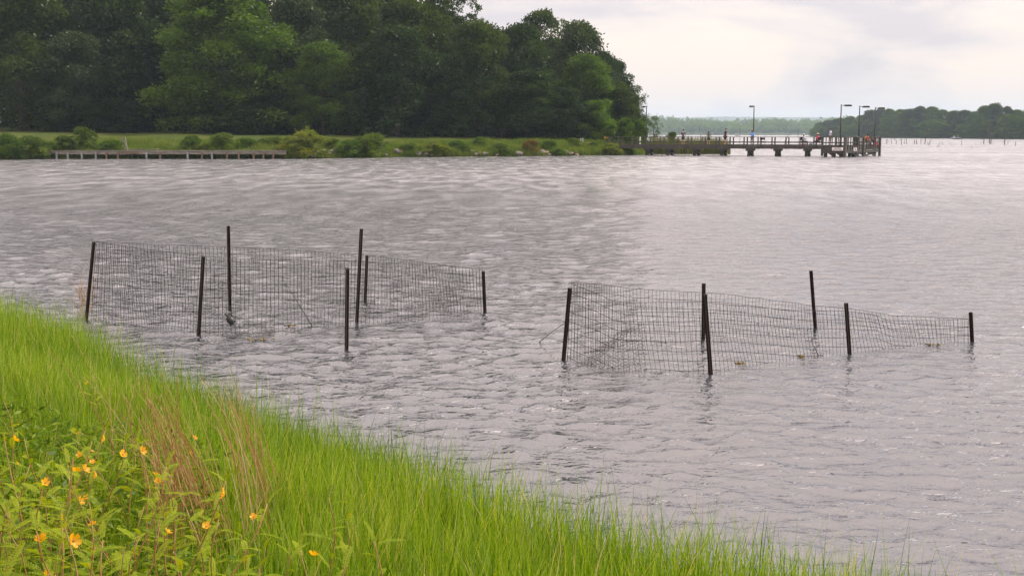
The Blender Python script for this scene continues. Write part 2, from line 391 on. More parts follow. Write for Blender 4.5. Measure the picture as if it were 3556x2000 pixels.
# ------------------------------------------------------------------ the setting
def lake_mesh():
    """the lake: a wide flat sheet and, on the water in front of the bank, real wind waves that die out with distance"""
    r2 = np.random.default_rng(42)
    q = 0.0046
    nr = int(math.log(280 / 3.6) / q); Yr = 3.6 * np.exp(q * np.arange(nr))
    A = np.linspace(-.78, .78, 350)                      # sideways, as a fraction of the distance out
    Y, T = np.meshgrid(Yr, A, indexing='ij'); X = Y * T
    h = np.maximum(q * Y, (A[1] - A[0]) * Y)
    Z = np.zeros_like(X); gust = .75 + .35 * vnoise(X * .11, Y * .07, 8)
    for _ in range(150):
        lam = math.exp(r2.uniform(math.log(.14), math.log(1.15))); a = math.radians(-104 + r2.normal(0, 48)); k = 2 * math.pi / lam
        amp = 0.0235 / k * r2.uniform(.6, 1.4)
        fade = np.clip((lam / h - 2.3) / 2.2, 0, 1)
        if lam > .45: amp *= .55
        if lam > .7: fade = fade * np.clip((Y - 8) / (32 * lam), .15, 1)      # longer waves only out on the open lake
        Z += amp * fade * np.sin(k * (X * math.cos(a) + Y * math.sin(a)) + r2.uniform(0, 6.28))
    Z *= gust * np.clip((280 - Y) / 90, 0, 1) * np.interp(Y, [10, 20, 60], [.95, 1.1, 1.35])
    Z += 0.35 * np.maximum(Z, 0)                            # sharper crests, flatter troughs
    n0, n1 = X.shape
    V = np.stack([X, Y, Z], -1).reshape(-1, 3)
    i = (np.arange(n0 - 1)[:, None] * n1 + np.arange(n1 - 1)[None, :]).ravel()
    Q4 = np.stack([i, i + 1, i + n1 + 1, i + n1], -1)
    b = len(V)
    V = np.concatenate([V, [(-6500, -300, -.16), (6500, -300, -.16), (6500, 6600, -.16), (-6500, 6600, -.16)]])
    me = np_mesh('lake_water', V, np.concatenate([Q4, [[b, b + 1, b + 2, b + 3]]]), M['water'])
    me.polygons.foreach_set('use_smooth', [True] * len(me.polygons))
    return me
tag(MB().add([(-6500, -300, -2.6), (6500, -300, -2.6), (6500, 6600, -2.6), (-6500, 6600, -2.6)], [(0, 1, 2, 3)]).build('ground', M['soil']), kind='structure')

def vnoise(x, y, seed=0):
    x = np.asarray(x, float); y = np.asarray(y, float)
    return (np.sin(x * 1.0 + seed) * np.cos(y * 1.3 + seed * 2.1) + .6 * np.sin(x * 2.3 + y * 1.7 + seed) + .4 * np.sin(x * 4.9 - y * 4.1 + seed * 3)) / 2.0

tag(link('lake_water', lake_mesh()), kind='structure')

def s_near(X, Y):                                         # metres inland from the near waterline
    X = np.asarray(X, float); Y = np.asarray(Y, float)
    s = 4.55 - 0.77 * X - 0.64 * Y
    s = s + 0.55 * np.clip((-X - 3.6) / 1.5, 0, 1) + 0.32 * np.clip((X - .1) / 1.2, 0, 1.3)
    return s + 0.10 * vnoise(X * 1.3, Y * 1.3, 3)
def z_near(X, Y):
    s = s_near(X, Y)
    z = np.where(s < 0, 0.30 * s, 0.235 * s)
    z = np.where(s > 5.5, 0.235 * 5.5 + (s - 5.5) * 0.04, z)
    return np.clip(z, -2.4, 3) + 0.025 * vnoise(np.asarray(X) * 2.2, np.asarray(Y) * 2.2, 9) - 0.01

def grid_mesh(name, xs, ys, zf, mat):
    X, Y = np.meshgrid(xs, ys)
    V = np.stack([X, Y, zf(X, Y)], -1).reshape(-1, 3)
    nx, ny = len(xs), len(ys)
    i = (np.arange(ny - 1)[:, None] * nx + np.arange(nx - 1)[None, :]).ravel()
    me = np_mesh(name, V, np.stack([i, i + 1, i + nx + 1, i + nx], -1), mat)
    me.polygons.foreach_set('use_smooth', [True] * len(me.polygons))
    return me
tag(link('near_bank', grid_mesh('near_bank', np.arange(-45, 26, .4), np.arange(-30, 34, .4), z_near, M['soil'])), kind='structure')

# far bank on the left: shoreline traced on the water, then inland to the wood
SHORE_PX = [(-900, 560), (0, 555), (160, 552.5), (995, 552), (1200, 549), (1400, 546.5), (1700, 544), (2000, 541.5), (2160, 539.5), (2235, 537), (2262, 534), (2268, 528)]
SHORE = [gp(*p) for p in SHORE_PX]
SX = np.array([p.x for p in SHORE]); SY = np.array([p.y for p in SHORE])
def shore_y(x):
    return np.interp(x, SX, SY)
X_TIP = SX[-1]
def s_far(X, Y):                                          # metres inland from the far bank's waterline
    X = np.asarray(X, float); Y = np.asarray(Y, float)
    a = (Y - shore_y(X)) * 0.97
    b = (X_TIP + 1.5 + 0.05 * (Y - SY[-1]) - X)            # the back of the point falls to the lake
    return np.minimum(a, b) + 0.35 * vnoise(X * .5, Y * .5, 2)
def z_far(X, Y):
    s = s_far(X, Y); X = np.asarray(X, float)
    rise = np.interp(s, [-8, -1, 0, 1.6, 5, 12, 22, 40, 90], [-2.3, -.4, 0.0, .55, 1.05, 1.65, 2.2, 2.6, 3.6])
    w = np.interp(X, [-70, -40, -20, 0, 15], [1.12, 1.06, 0.96, 0.93, 0.88])
    return rise * np.where(rise > 0, w, 1) + 0.05 * vnoise(X * .8, np.asarray(Y) * .8, 5)
tag(link('far_bank', grid_mesh('far_bank', np.concatenate([np.arange(-260, -75, 6), np.arange(-75, 30, .75)]), np.concatenate([np.arange(98, 150, .75), np.arange(150, 330, 5)]), z_far, M['lawn'])), kind='structure')

# right far shore, far middle shore, distant ridge
RS_PX = [(2830, 476.5), (2900, 477), (3058, 478.5), (3300, 480.5), (3556, 483), (4200, 489)]
RS = [gp(*p) for p in RS_PX]
def z_strip(front, back_h, depth):
    def make(name, mat):
        b = MB(); vs = []
        for k, p in enumerate(front):
            d = Vector((p.x, p.y, 0)).normalized()
            for j, (q, h) in enumerate(((-6, -1.5), (0, 0.05), (12, 1.2), (depth * .5, back_h * .6), (depth, back_h))):
                vs.append(p + d * q + Vector((0, 0, h + (0.25 * math.sin(k * 2.1 + j) if j > 1 else 0))))
        fs = []
        for k in range(len(front) - 1):
            for j in range(4):
                a = k * 5 + j; fs.append((a, a + 5, a + 6, a + 1))
        b.add(vs, fs)
        return tag(b.build(name, mat), kind='structure')
    return make
z_strip(RS, 5, 220)('far_shore_land', M['hill'])
MS = [gp(x, 469.4 + .6 * math.sin(x * .01)) for x in range(1900, 3000, 60)]
z_strip(MS, 6, 500)('distant_shore_land', M['hill'])
def ridge(name, Y, ytop, x0, x1, step, amp, seed):
    rg = random.Random(seed); b = MB(); vs = []; n = 0; a = 0
    x = x0
    while x <= x1:
        a += rg.uniform(-1, 1) * .5; a *= .9
        yy = ytop(x) + a * amp + rg.uniform(-1, 1) * amp * .35
        p = pd(x, yy, Y)
        vs += [(p.x, Y - 900, -1.0), (p.x, Y - 420, p.z * .55), (p.x, Y, p.z), (p.x, Y + 500, p.z * .6)]
        n += 1; x += step
    fs = []
    for k in range(n - 1):
        for j in range(3):
            fs.append((k * 4 + j, k * 4 + 4 + j, k * 4 + 5 + j, k * 4 + 1 + j))
    b.add(vs, fs)
    return tag(b.build(name, M['hill']), kind='structure')
ridge('hills', 5200, lambda x: np.interp(x, [2000, 2230, 2330, 2500, 2800, 3100], [402, 403, 410, 406.5, 408, 410]), 1700, 3300, 2.2, 1.1, 4)

# ------------------------------------------------------------------ foliage builder
def leaves(P, D, size, rg, flat=0.6, width=0.55):
    """one leaf-sized rhombus at each P, leaning along D"""
    n = len(P)
    t = D + rg.normal(0, flat, (n, 3)); t /= np.linalg.norm(t, axis=1, keepdims=True) + 1e-9
    q = rg.normal(0, 1, (n, 3)); w = np.cross(t, q); w /= np.linalg.norm(w, axis=1, keepdims=True) + 1e-9
    L = (size * rg.uniform(.65, 1.35, n))[:, None]
    a = P - t * L * .5; c = P + t * L * .5
    b = P + w * L * width * .5; d = P - w * L * width * .5
    V = np.stack([a, b, c, d], 1).reshape(-1, 3)
    Q = np.arange(n * 4).reshape(-1, 4)
    return V, Q

def crown(name, mat, seed, R=4.5, H=14.0, base=0.0, nclump=90, nleaf=170, leaf=0.34, rc=(0.9, 1.7), prof=None, fill=.55, lift=.25, lean=0.0):
    rg = np.random.default_rng(seed)
    prof = prof or [(0, .55), (.12, .85), (.35, 1.0), (.6, .9), (.8, .66), (.93, .36), (1, .1)]
    pt, pr = zip(*prof)
    Vs, Qs, T, b = [], [], [], 0
    lobes = rg.uniform(0, 6.28, 4)
    for ic in range(int(nclump * 1.3)):
        inner = ic >= nclump
        t = rg.uniform(0, 1) ** .85
        a = rg.uniform(0, 2 * math.pi)
        lob = 1 + .14 * math.sin(2 * a + lobes[0] + 3 * t) + .12 * math.sin(3 * a + lobes[1] - 5 * t)
        r = R * np.interp(t, pt, pr) * lob * (rg.uniform(.15, .55) if inner else rg.uniform(fill, 1.0))
        c = np.array([r * math.cos(a) + lean * t, r * math.sin(a), base + H * t])
        rad = rg.uniform(*rc)
        n = int(nleaf * (rad / ((rc[0] + rc[1]) / 2)) ** 1.6)
        d = rg.normal(0, 1, (n, 3)); out = np.array([math.cos(a), math.sin(a), lift + .3])
        d = d + out * .7; d /= np.linalg.norm(d, axis=1, keepdims=True)
        p = c + d * rad * np.array([1, 1, .72]) * np.clip(rg.normal(.86, .2, n), .3, 1.45)[:, None]
        p[:, 2] = np.maximum(p[:, 2], .05)
        V, Q = leaves(p, d * .8 + np.array([0, 0, -.15]), leaf, rg)
        Vs.append(V); Qs.append(Q + b); b += len(V)
        ct = rg.uniform(.15, .75)
        T.append(np.repeat(np.clip(ct + rg.normal(0, .12, n), 0, 1), 4))
    return np_mesh(name, np.concatenate(Vs), np.concatenate(Qs), mat, {'tint': np.concatenate(T)})

def trunk_mesh(name, mat, seed, H, r, limbs=6, spread=3.0, bare=.25):
    rg = random.Random(seed); b = MB()
    pts = []; x = y = 0
    for k in range(7):
        t = k / 6; pts.append((x, y, H * t - .3)); x += rg.uniform(-.15, .15); y += rg.uniform(-.15, .15)
    b.tube(pts, [r * (1 - .8 * k / 6) * (1.25 if k == 0 else 1) for k in range(7)], 8)
    for k in range(limbs):
        t = rg.uniform(bare, .85); i = int(t * 6); p = Vector(pts[i]); a = rg.uniform(0, 6.28); L = spread * rg.uniform(.6, 1) * (1.1 - t * .6)
        q = p + Vector((math.cos(a) * L, math.sin(a) * L, L * rg.uniform(.35, .9)))
        mid = (p + q) / 2 + Vector((0, 0, -.15 * L))
        b.tube([p, mid, q], [r * .35, r * .22, r * .07], 5)
    return b.mesh(name, mat, smooth=True)

OAK = [(0, .35), (.1, .72), (.3, .95), (.55, 1.0), (.75, .85), (.9, .55), (1, .2)]
DOME = [(0, .92), (.2, 1.0), (.5, .95), (.75, .72), (.92, .4), (1, .12)]
CROWNS = {
    'olive':  crown('crown_olive', M['leaf_olive'], 1, 4.6, 14.5, .2, 105, 210, .34, (.9, 1.9), prof=DOME),
    'bright': crown('crown_bright', M['leaf_bright'], 2, 5.2, 15.5, .2, 120, 220, .32, (.8, 1.8), prof=DOME, lift=.5),
    'dark':   crown('crown_dark', M['leaf_dark'], 3, 4.4, 13.0, .1, 105, 210, .34, (.9, 1.9), prof=DOME),
    'grey':   crown('crown_grey', M['leaf_grey'], 4, 4.4, 13.5, .2, 105, 210, .34, (.9, 1.8), prof=DOME),
    'oak':    crown('crown_oak', M['leaf_olive'], 5, 5.0, 13.0, 3.5, 130, 150, .31, (.6, 1.2), prof=OAK, fill=.4),
    'small':  crown('crown_small', M['leaf_bright'], 6, 3.0, 8.5, .2, 70, 190, .26, (.6, 1.3), prof=DOME, lift=.5),
    'wispy':  crown('crown_wispy', M['leaf_olive'], 7, 2.4, 8.0, 1.5, 70, 34, .22, (.4, .9), prof=OAK, fill=.3),
}
CH = {'olive': 14.8, 'bright': 15.8, 'dark': 13.2, 'grey': 13.8, 'oak': 16.5, 'small': 8.7, 'wispy': 9.5}
CR = {'olive': 5.4, 'bright': 6.0, 'dark': 5.2, 'grey': 5.2, 'oak': 5.6, 'small': 3.6, 'wispy': 2.8}
TRUNKS = {k: trunk_mesh('trunk_' + k, M['bark'], 50 + i, CH[k] * .8, .16 + CH[k] * .012, 7, CR[k] * .6) for i, k in enumerate(CROWNS)}
def tree(kind, loc, h, w, label, group=None, name='tree', rz=None, cat='tree', trunk=True):
    """h = height, w = crown width in metres"""
    t = thing(name, loc, label, cat, group, random.uniform(0, 6.28) if rz is None else rz)
    sz, sx = h / CH[kind], w / (2 * CR[kind])
    link('crown', CROWNS[kind], t, scale=(sx, sx, sz))
    if trunk:
        link('trunk', TRUNKS[kind], t, scale=(sx, sx, sz))
    return t
def tree_px(kind, xd, top, wd, Y, label, base=None, **kw):
    """xd, top, wd in pixels of the 2576-wide view of the photograph"""
    k = 3556 / 2576
    X = xat(xd * k, Y, 4)
    zb = float(z_far(X, Y)) if base is None else base
    zt = pd(xd * k, top * k, Y).z
    return tree(kind, (X, Y, zb - .15), zt - zb, wd * k / F * Y, label, **kw)

G1 = 'trees of the wood on the left bank'
for a in [
    ('olive', 55, -60, 300, 147, 'broad olive-green tree at the left edge of the photo, above the shore bushes'),
    ('grey', 195, 95, 190, 145, 'low grey-green tree with pale leaf sprays between the two leftmost big trees'),
    ('dark', 300, -60, 300, 153, 'very dark tall tree left of the big bright green tree'),
    ('dark', 400, -40, 240, 158, 'dark tree with small sky gaps near the top, behind the bright green tree'),
    ('bright', 560, -35, 380, 148, 'largest tree, bright yellow-green, rising above the long wooden dock'),
    ('grey', 745, 0, 240, 154, 'tall grey-green tree directly right of the big bright tree'),
    ('bright', 815, 115, 200, 146, 'smaller yellow-green tree with drooping sprays above the yellow waterside bush'),
    ('olive', 880, -60, 260, 161, 'tall olive tree reaching the top of the photo left of the sky'),
    ('dark', 995, 78, 260, 147, 'dark bluish-green round tree standing forward of the wood'),
    ('olive', 1035, 5, 250, 156, 'brownish-green tall tree behind the dark round tree'),
    ('oak', 1125, -35, 220, 166, 'lacy oak crown against the sky, highest at the end of the tree line'),
    ('dark', 1140, 150, 180, 149, 'dark lower tree just right of the dark bluish-green tree'),
    ('olive', 1205, 58, 190, 151, 'tall dense dark olive oak with a step in its right edge'),
    ('dark', 1310, 72, 180, 157, 'mid-green tree with spiky top twigs in the notch of the skyline'),
    ('oak', 1368, 32, 190, 174, 'flat-topped oak crown peeking highest over the right part of the wood'),
    ('grey', 1452, 72, 190, 166, 'rounded pale grey-green tree on the skyline right of the flat-topped oak'),
    ('dark', 1330, 185, 210, 149, 'dark green tree hanging low over the lawn, above the leaning slender trunk'),
    ('bright', 1475, 145, 190, 158, 'mid-green leafy tree in front of the rounded grey-green tree'),
    ('dark', 1420, 225, 150, 150, 'dark bushy tree at the lawn edge under the mid-green tree'),
    ('dark', 1545, 158, 120, 168, 'narrow dark tree at the right end of the wood with a ragged edge'),
    ('olive', 1540, 205, 140, 160, 'dark olive tree sloping down to the pier end of the wood'),
    ('dark', 1512, 140, 130, 166, 'dense dark tree filling the slope of the skyline near the pier'),
    ('olive', 1575, 235, 110, 160, 'low dense olive tree at the lake end of the wood'),
    ('dark', 1582, 245, 62, 162, 'low dark tree where the wood tapers to the pier'),
    ('wispy', 1603, 218, 75, 170, 'thin wispy see-through tree at the very right end of the wood'),
    ('dark', 275, 250, 190, 144, 'low dark rounded thicket at the lawn edge below the dark tall tree'),
    ('dark', 620, 240, 260, 146, 'dark low thicket under the big bright tree behind the dock'),
    ('small', 1490, 258, 120, 151, 'low bushy tree at the lawn edge near the pier entrance'),
]:
    tree_px(*a, group=G1)
for k, (xd, top, wd, Y) in enumerate([(20, -40, 300, 172), (180, -80, 300, 176), (330, -70, 300, 180), (470, -60, 300, 174), (640, -60, 320, 178), (780, -40, 300, 182), (960, -20, 300, 176), (1080, 30, 260, 184), (1250, 90, 240, 178), (1400, 110, 220, 184), (1500, 160, 150, 178),
                                       (120, 180, 200, 158), (480, 200, 200, 160), (720, 180, 200, 160), (910, 180, 200, 158), (1080, 190, 180, 158), (1250, 210, 180, 160), (1370, 230, 150, 163),
                                       (60, 120, 260, 166), (240, 140, 260, 168), (420, 130, 260, 168), (560, 150, 280, 166), (700, 130, 260, 170), (860, 120, 260, 168), (1000, 150, 240, 168), (1140, 160, 220, 170)]):
    tree_px('dark', xd, top, wd, Y, 'dark tree deep in the left wood, mostly hidden by trees in front', group='hidden trees deep in the wood')

# pale leaning trunk at the lawn edge
p0 = gp(1742, 470, 2.35)
p0 = Vector((xat(1742, 147.5, 2.3), 147.5, float(z_far(xat(1742, 147.5, 2.3), 147.5)) - .1))
tag(MB().tube([p0, p0 + Vector((.02, 0, .8)), p0 + Vector((.15, 0, 1.5)), p0 + Vector((.55, 0, 1.95)), p0 + Vector((1.2, .2, 2.3))], [.09, .08, .07, .06, .04], 8).build('bare_trunk', M['bark'], origin=p0, smooth=True),
    'slender grey trunk leaning right at the edge of the lawn under dark trees', 'tree')

# saplings and bushes behind the pier rail
for a in [('small', 1575, 300, 70, 143, 'yellow-green sapling left of the first pier lamp'),
          ('small', 1608, 305, 62, 145, 'yellow-green sapling directly behind the first pier lamp'),
          ('small', 1540, 315, 60, 142, 'leafy shrub behind the start of the pier rail'),
          ('wispy', 1645, 292, 44, 150, 'slim leaning sapling with dark leaves right of the first pier lamp'),
          ('small', 1690, 333, 46, 148, 'small yellow-green bush over the pier rail left of the first angler')]:
    tree_px(*a, base=0.3, group='saplings behind the pier')

# bushes on the far bank
BUSH = {
    'green': crown('bush_green', M['leaf_bush'], 31, 1.5, 2.2, -.05, 48, 110, .15, (.15, .6), prof=DOME, fill=.4, lift=.5),
    'yellow': crown('bush_yellow', M['leaf_yellow'], 32, 1.5, 2.2, -.05, 48, 110, .15, (.15, .6), prof=DOME, fill=.4, lift=.5),
    'dark': crown('bush_dark', M['leaf_bright'], 33, 1.5, 2.2, -.05, 48, 110, .15, (.15, .6), prof=DOME, fill=.4),
    'rust': crown('bush_rust', M['leaf_rust'], 34, 1.5, 2.2, -.05, 48, 110, .14, (.15, .6), prof=DOME, fill=.4),
}
def sprig_mesh(seed, h, mat):
    rg = random.Random(seed); g = np.random.default_rng(seed); L = h
    t = np.linspace(.3, 1, 46); lx = rg.uniform(-.35, .35); ly = rg.uniform(-.3, .3)
    P = np.stack([lx * t * t * L * .5, ly * t * t * L * .5, t * L], -1) + g.normal(0, .05, (46, 3))
    V, Q = leaves(P, np.tile([0, 0, .6], (46, 1)), .16, g)
    for k in range(0, len(V) - 4, 4): V[k + 4] = V[k + 2]          # leaf to leaf along one shoot
    return np_mesh('sprig', V, Q, mat, {'tint': np.full(len(V), .6)})
SPRIG = {'green': [sprig_mesh(3 + k, 2.7, M['leaf_bush']) for k in range(3)], 'yellow': [sprig_mesh(13 + k, 2.6, M['leaf_yellow']) for k in range(3)]}
STEM = trunk_mesh('bush_stem', M['bark'], 77, 1.6, .045, 7, .9, .05)
def bush(kind, x, ytop, ybase, w, label, sprig=None, Y=None):
    if Y is None:
        for Y in np.arange(108, 150, .25):                  # step inland until the sight line meets the bank
            X = xat(x, Y, .5)
            if EYE + ray(x, ybase).z / ray(x, ybase).y * Y <= float(z_far(X, Y)) + .02 and s_far(X, Y) > .2: break
    X = xat(x, Y, .5); zb = float(z_far(X, Y)) - .08
    h = pd(x, ytop, Y).z - zb; wm = w / F * Y
    t = thing('bush', (X, Y, zb), label, 'bush', 'bushes along the far bank', random.uniform(0, 6.28))
    link('foliage', BUSH[kind], t, scale=(wm / 3.4, wm / 3.4, h / (2.55 if not sprig else 3.0)))
    link('stem', STEM, t, scale=(wm / 3.4, wm / 3.4, h / 2.9))
    SPRIG_K = sprig or ('yellow' if kind == 'yellow' else 'green')
    if kind != 'rust':
        for k in range(9 if sprig else 5):
            a = random.uniform(0, 6.28); q = random.uniform(.1, .8) * wm / 3.4
            link('sprig', SPRIG[SPRIG_K][k % 3], t, (q * math.cos(a), q * math.sin(a), 0), (0, 0, random.uniform(0, 6.28)), (wm / 3.4, wm / 3.4, h / 2.9 * random.uniform(.75, 1.05) * (1 if sprig else .95)))
    return t
for a in [
    ('dark', 30, 462, 548, 130, 'dark shoreline bush at the left edge of the photo'),
    ('green', 110, 470, 550, 120, 'leafy bush left of the dock with pale leaves'),
    ('green', 225, 468, 530, 90, 'low green bush behind the left end of the dock'),
    ('green', 292, 437, 528, 95, 'taller upright green bush behind the left part of the dock'),
    ('dark', 665, 468, 528, 90, 'dull green bush behind the dock near the rock heap'),
    ('yellow', 700, 500, 530, 50, 'tiny yellow-green shrub at the dock edge between two larger bushes'),
    ('green', 770, 458, 530, 115, 'rounded bright green bush behind the right part of the dock'),
    ('yellow', 1065, 432, 545, 175, 'large yellowish bush with arching sprays beside the end of the dock', 'yellow'),
    ('dark', 1215, 482, 548, 110, 'dark low bush at the waterline left of the spiky green bush'),
    ('green', 1290, 446, 547, 140, 'spiky bright green bush with upright shoots at the waterline', 'green'),
    ('yellow', 1510, 488, 543, 110, 'low yellow-green bush with rust tips above the small rock pile'),
    ('dark', 1665, 474, 520, 65, 'thin upright shrub beside the bare red earth'),
    ('rust', 1845, 480, 532, 75, 'bush with reddish-brown leaves on the grassy bank'),
    ('dark', 1940, 515, 541, 75, 'dark green tuft at the waterline right of the two pale boulders'),
    ('green', 1990, 478, 512, 60, 'green shrub on the crest of the bank left of the gate posts'),
    ('yellow', 2120, 496, 536, 82, 'yellow-green bush at the foot of the pier entrance'),
    ('green', 165, 490, 549, 85, 'small leafy bush between the edge bushes and the dock'),
    ('dark', 385, 486, 526, 110, 'loose grassy bush behind the dock left of the leaning post'),
    ('dark', 850, 478, 518, 100, 'low dull bush above the heap of rocks behind the dock'),
    ('green', 945, 474, 518, 110, 'low green bush above the rock heap left of the yellowish bush'),
    ('green', 1150, 478, 520, 80, 'dull green bush right behind the large rock pile'),
    ('green', 1420, 496, 536, 80, 'soft green shrub in tall grass right of the spiky bush'),
    ('dark', 1590, 486, 524, 90, 'dull dark shrub left of the bare red earth'),
    ('green', 1740, 496, 535, 80, 'pale green shrub in the middle of the grassy bank'),
    ('dark', 1905, 486, 518, 70, 'dark shrub up the bank right of the reddish bush'),
    ('green', 2065, 490, 518, 50, 'small shrub above the brown concrete block'),
]:
    bush(*a)

# ------------------------------------------------------------------ tall grass on the far bank
def blades(P, H, Wd, lean, rg, segs=2, bend=.5):
    """tapered blades: rows of (segs+1) cross-sections, the last a point"""
    n = len(P)
    a = rg.uniform(0, 2 * math.pi, n); side = np.stack([np.cos(a), np.sin(a), np.zeros(n)], -1)
    la = rg.uniform(0, 2 * math.pi, n)
    ld = np.stack([np.cos(la), np.sin(la), np.zeros(n)], -1) * (rg.uniform(0, 1, n) * bend)[:, None] + lean
    rows = []
    for k in range(segs + 1):
        t = k / segs
        c = P + np.array([0, 0, 1.0]) * (H * t)[:, None] * 0.96 + ld * (H * t * t)[:, None]
        w = (Wd * (1 - t) ** .7 * .5)[:, None] if k < segs else (Wd * .04)[:, None]
        rows.append(c - side * w); rows.append(c + side * w)
    V = np.stack(rows, 1); m = 2 * (segs + 1)
    Q = []
    base = np.arange(n)[:, None] * m
    for k in range(segs):
        Q.append(base + np.array([[2 * k, 2 * k + 1, 2 * k + 3, 2 * k + 2]]))
    return V.reshape(-1, 3), np.stack(Q, 1).reshape(-1, 4), m
rg = np.random.default_rng(5)
n = 110000
X = rg.uniform(-62, X_TIP + 1, n); sY = rg.uniform(0, 1, n) ** 1.5 * 13
Y = shore_y(X) + sY
clump = vnoise(X * .9, Y * .9, 1) + .6 * vnoise(X * .3, Y * .35, 4)
dense = np.interp(X, [-62, -45, -24, -12, 20], [.9, .75, .85, 1, 1])
keep = (s_far(X, Y) > .05) & (rg.uniform(-.7, 1.1, n) < clump + np.interp(sY, [0, 6, 13], [1.1, .6, -.25])) & (rg.uniform(0, 1, n) < dense)
X, Y, sY, clump = X[keep], Y[keep], sY[keep], clump[keep]
H = (.36 + .48 * np.clip(clump + .5, 0, 1.3)) * np.interp(sY, [0, 7, 13], [1, .9, .4]) * rg.uniform(.6, 1.2, len(X))
V, Q, m = blades(np.stack([X, Y, z_far(X, Y) - .02], -1), H, np.full(len(X), .05), np.array([.05, 0, 0]), rg, 2, .6)
tint = np.clip(.45 + .25 * vnoise(X * .35, Y * .5, 7) + rg.normal(0, .13, len(X)), 0, 1)
tag(link('bank_grass', np_mesh('bank_grass', V, Q, M['bank_grass'], {'tint': np.repeat(tint, m)})), 'tall green grass along the far waterline', 'grass', kind='stuff')

# reeds standing in the water behind the pier
n = 5200
X0 = rg.uniform(xat(2262, 146), xat(2528, 146), n); Y0 = rg.uniform(144, 151, n)
V, Q, m = blades(np.stack([X0, Y0, np.zeros(n) - .1], -1), rg.uniform(1.3, 2.35, n) * (1 + .12 * vnoise(X0 * 2, Y0, 3)), np.full(n, .05), np.zeros(3), rg, 3, .3)
tag(link('reeds', np_mesh('reeds', V, Q, M['reed'], {'tint': np.repeat(rg.uniform(0, 1, n) ** 1.3, m)})), 'brown-green reeds growing in the water behind the pier', 'reeds', kind='stuff')

# ------------------------------------------------------------------ boulders
ROCKS = [MB().blob((0, 0, 0), (1, .85, .68), s, .22, 2).mesh('boulder', M['rock'] if s % 3 else M['rock_red']) for s in range(6)]
ORD = ['first', 'second', 'third', 'fourth', 'fifth', 'sixth', 'seventh', 'eighth', 'ninth', 'tenth', 'eleventh', 'twelfth', 'thirteenth', 'fourteenth', 'fifteenth', 'sixteenth']
def rock_at(x, y, w, label, i, Y=None):
    if Y is None:
        for Y in np.arange(105, 150, .2):
            Xq = xat(x, Y, .3); zz = max(float(z_far(Xq, Y)), 0.0)
            r = ray(x, y)
            if EYE + r.z / r.y * Y <= zz + .02: break
    Xq = xat(x, Y, .3); wm = w / F * Y / 2 * 1.05
    o = link('boulder', ROCKS[i % 6], None, (Xq, Y, max(float(z_far(Xq, Y)), -.1) + wm * .42), (random.uniform(-.4, .4), random.uniform(-.4, .4), random.uniform(0, 6.28)), (wm, wm, wm * random.uniform(.8, 1.1)))
    return tag(o, label, 'boulder', 'riprap boulders on the far bank')
i = 0
for place, lst in [
    ('in the small heap behind the middle of the dock', [(583, 520, 18), (600, 512, 22), (618, 521, 14), (596, 503, 14)]),
    ('in the heap behind the right end of the dock', [(830, 520, 24), (860, 519, 22), (893, 518, 26), (912, 514, 26), (922, 505, 18), (938, 519, 20), (958, 519, 22), (963, 504, 14)]),
    ('in the large pile at the foot of the yellowish bush', [(1075, 543, 26), (1090, 546, 18), (1099, 537, 30), (1100, 522, 22), (1103, 508, 14), (1122, 534, 24), (1140, 541, 22), (1150, 532, 18), (1160, 526, 20), (1166, 511, 16), (1181, 540, 20), (1145, 499, 14), (1158, 500, 12), (1200, 534, 16)]),
    ('at the waterline under the dark low bush', [(1222, 541, 18), (1240, 538, 16)]),
    ('among the grass right of the spiky green bush', [(1340, 543, 16), (1376, 534, 28), (1393, 537, 24), (1410, 541, 18)]),
    ('in the dark pile under the low yellow-green bush', [(1455, 541, 24), (1470, 534, 16), (1480, 543, 22), (1500, 543, 18), (1528, 541, 20)]),
    ('in the pile below the bare red earth', [(1640, 532, 22), (1652, 541, 18), (1665, 538, 20), (1680, 541, 22), (1690, 540, 16), (1586, 527, 12), (1613, 531, 10)]),
    ('beside the water in the middle of the grassy bank', [(1802, 541, 26), (1806, 530, 14), (1775, 527, 14), (1757, 523, 10), (1725, 541, 14)]),
    ('in the group right of the reddish bush', [(1864, 540, 16), (1880, 535, 26), (1897, 536, 20), (1908, 541, 16)]),
    ('in the last pile before the pier', [(1968, 535, 20), (1982, 537, 20), (1997, 536, 18), (1975, 541, 16), (2003, 541, 16), (2112, 537, 18)]),
]:
    for k, (x, y, w) in enumerate(lst):
        rock_at(x, y, w, '%s boulder from the left %s' % (ORD[sorted(range(len(lst)), key=lambda q: lst[q][0]).index(k)], place), i); i += 1

# bare red earth scar
for (x, y, w, lab) in [(1640, 503, 60, 'patch of bare red earth beside the thin upright shrub'), (340, 455, 26, 'strip of bare red earth at the lawn edge below dark trees')]:
    for Y in np.arange(110, 150, .2):
        Xq = xat(x, Y, .5); r = ray(x, y)
        if EYE + r.z / r.y * Y <= float(z_far(Xq, Y)): break
    wm = w / F * Y; b = MB(); vs = [(Xq, Y, float(z_far(Xq, Y)) + .06)]
    for k in range(14):
        a = k / 14 * 6.283; rr = random.uniform(.75, 1.1)
        xx, yy = Xq + math.cos(a) * wm / 2 * rr, Y + math.sin(a) * .9 * rr; vs.append((xx, yy, float(z_far(xx, yy)) + .02))
    b.add(vs, [(0, 1 + k, 1 + (k + 1) % 14) for k in range(14)])
    tag(b.build('bare_earth', M['concrete']), kind='structure')

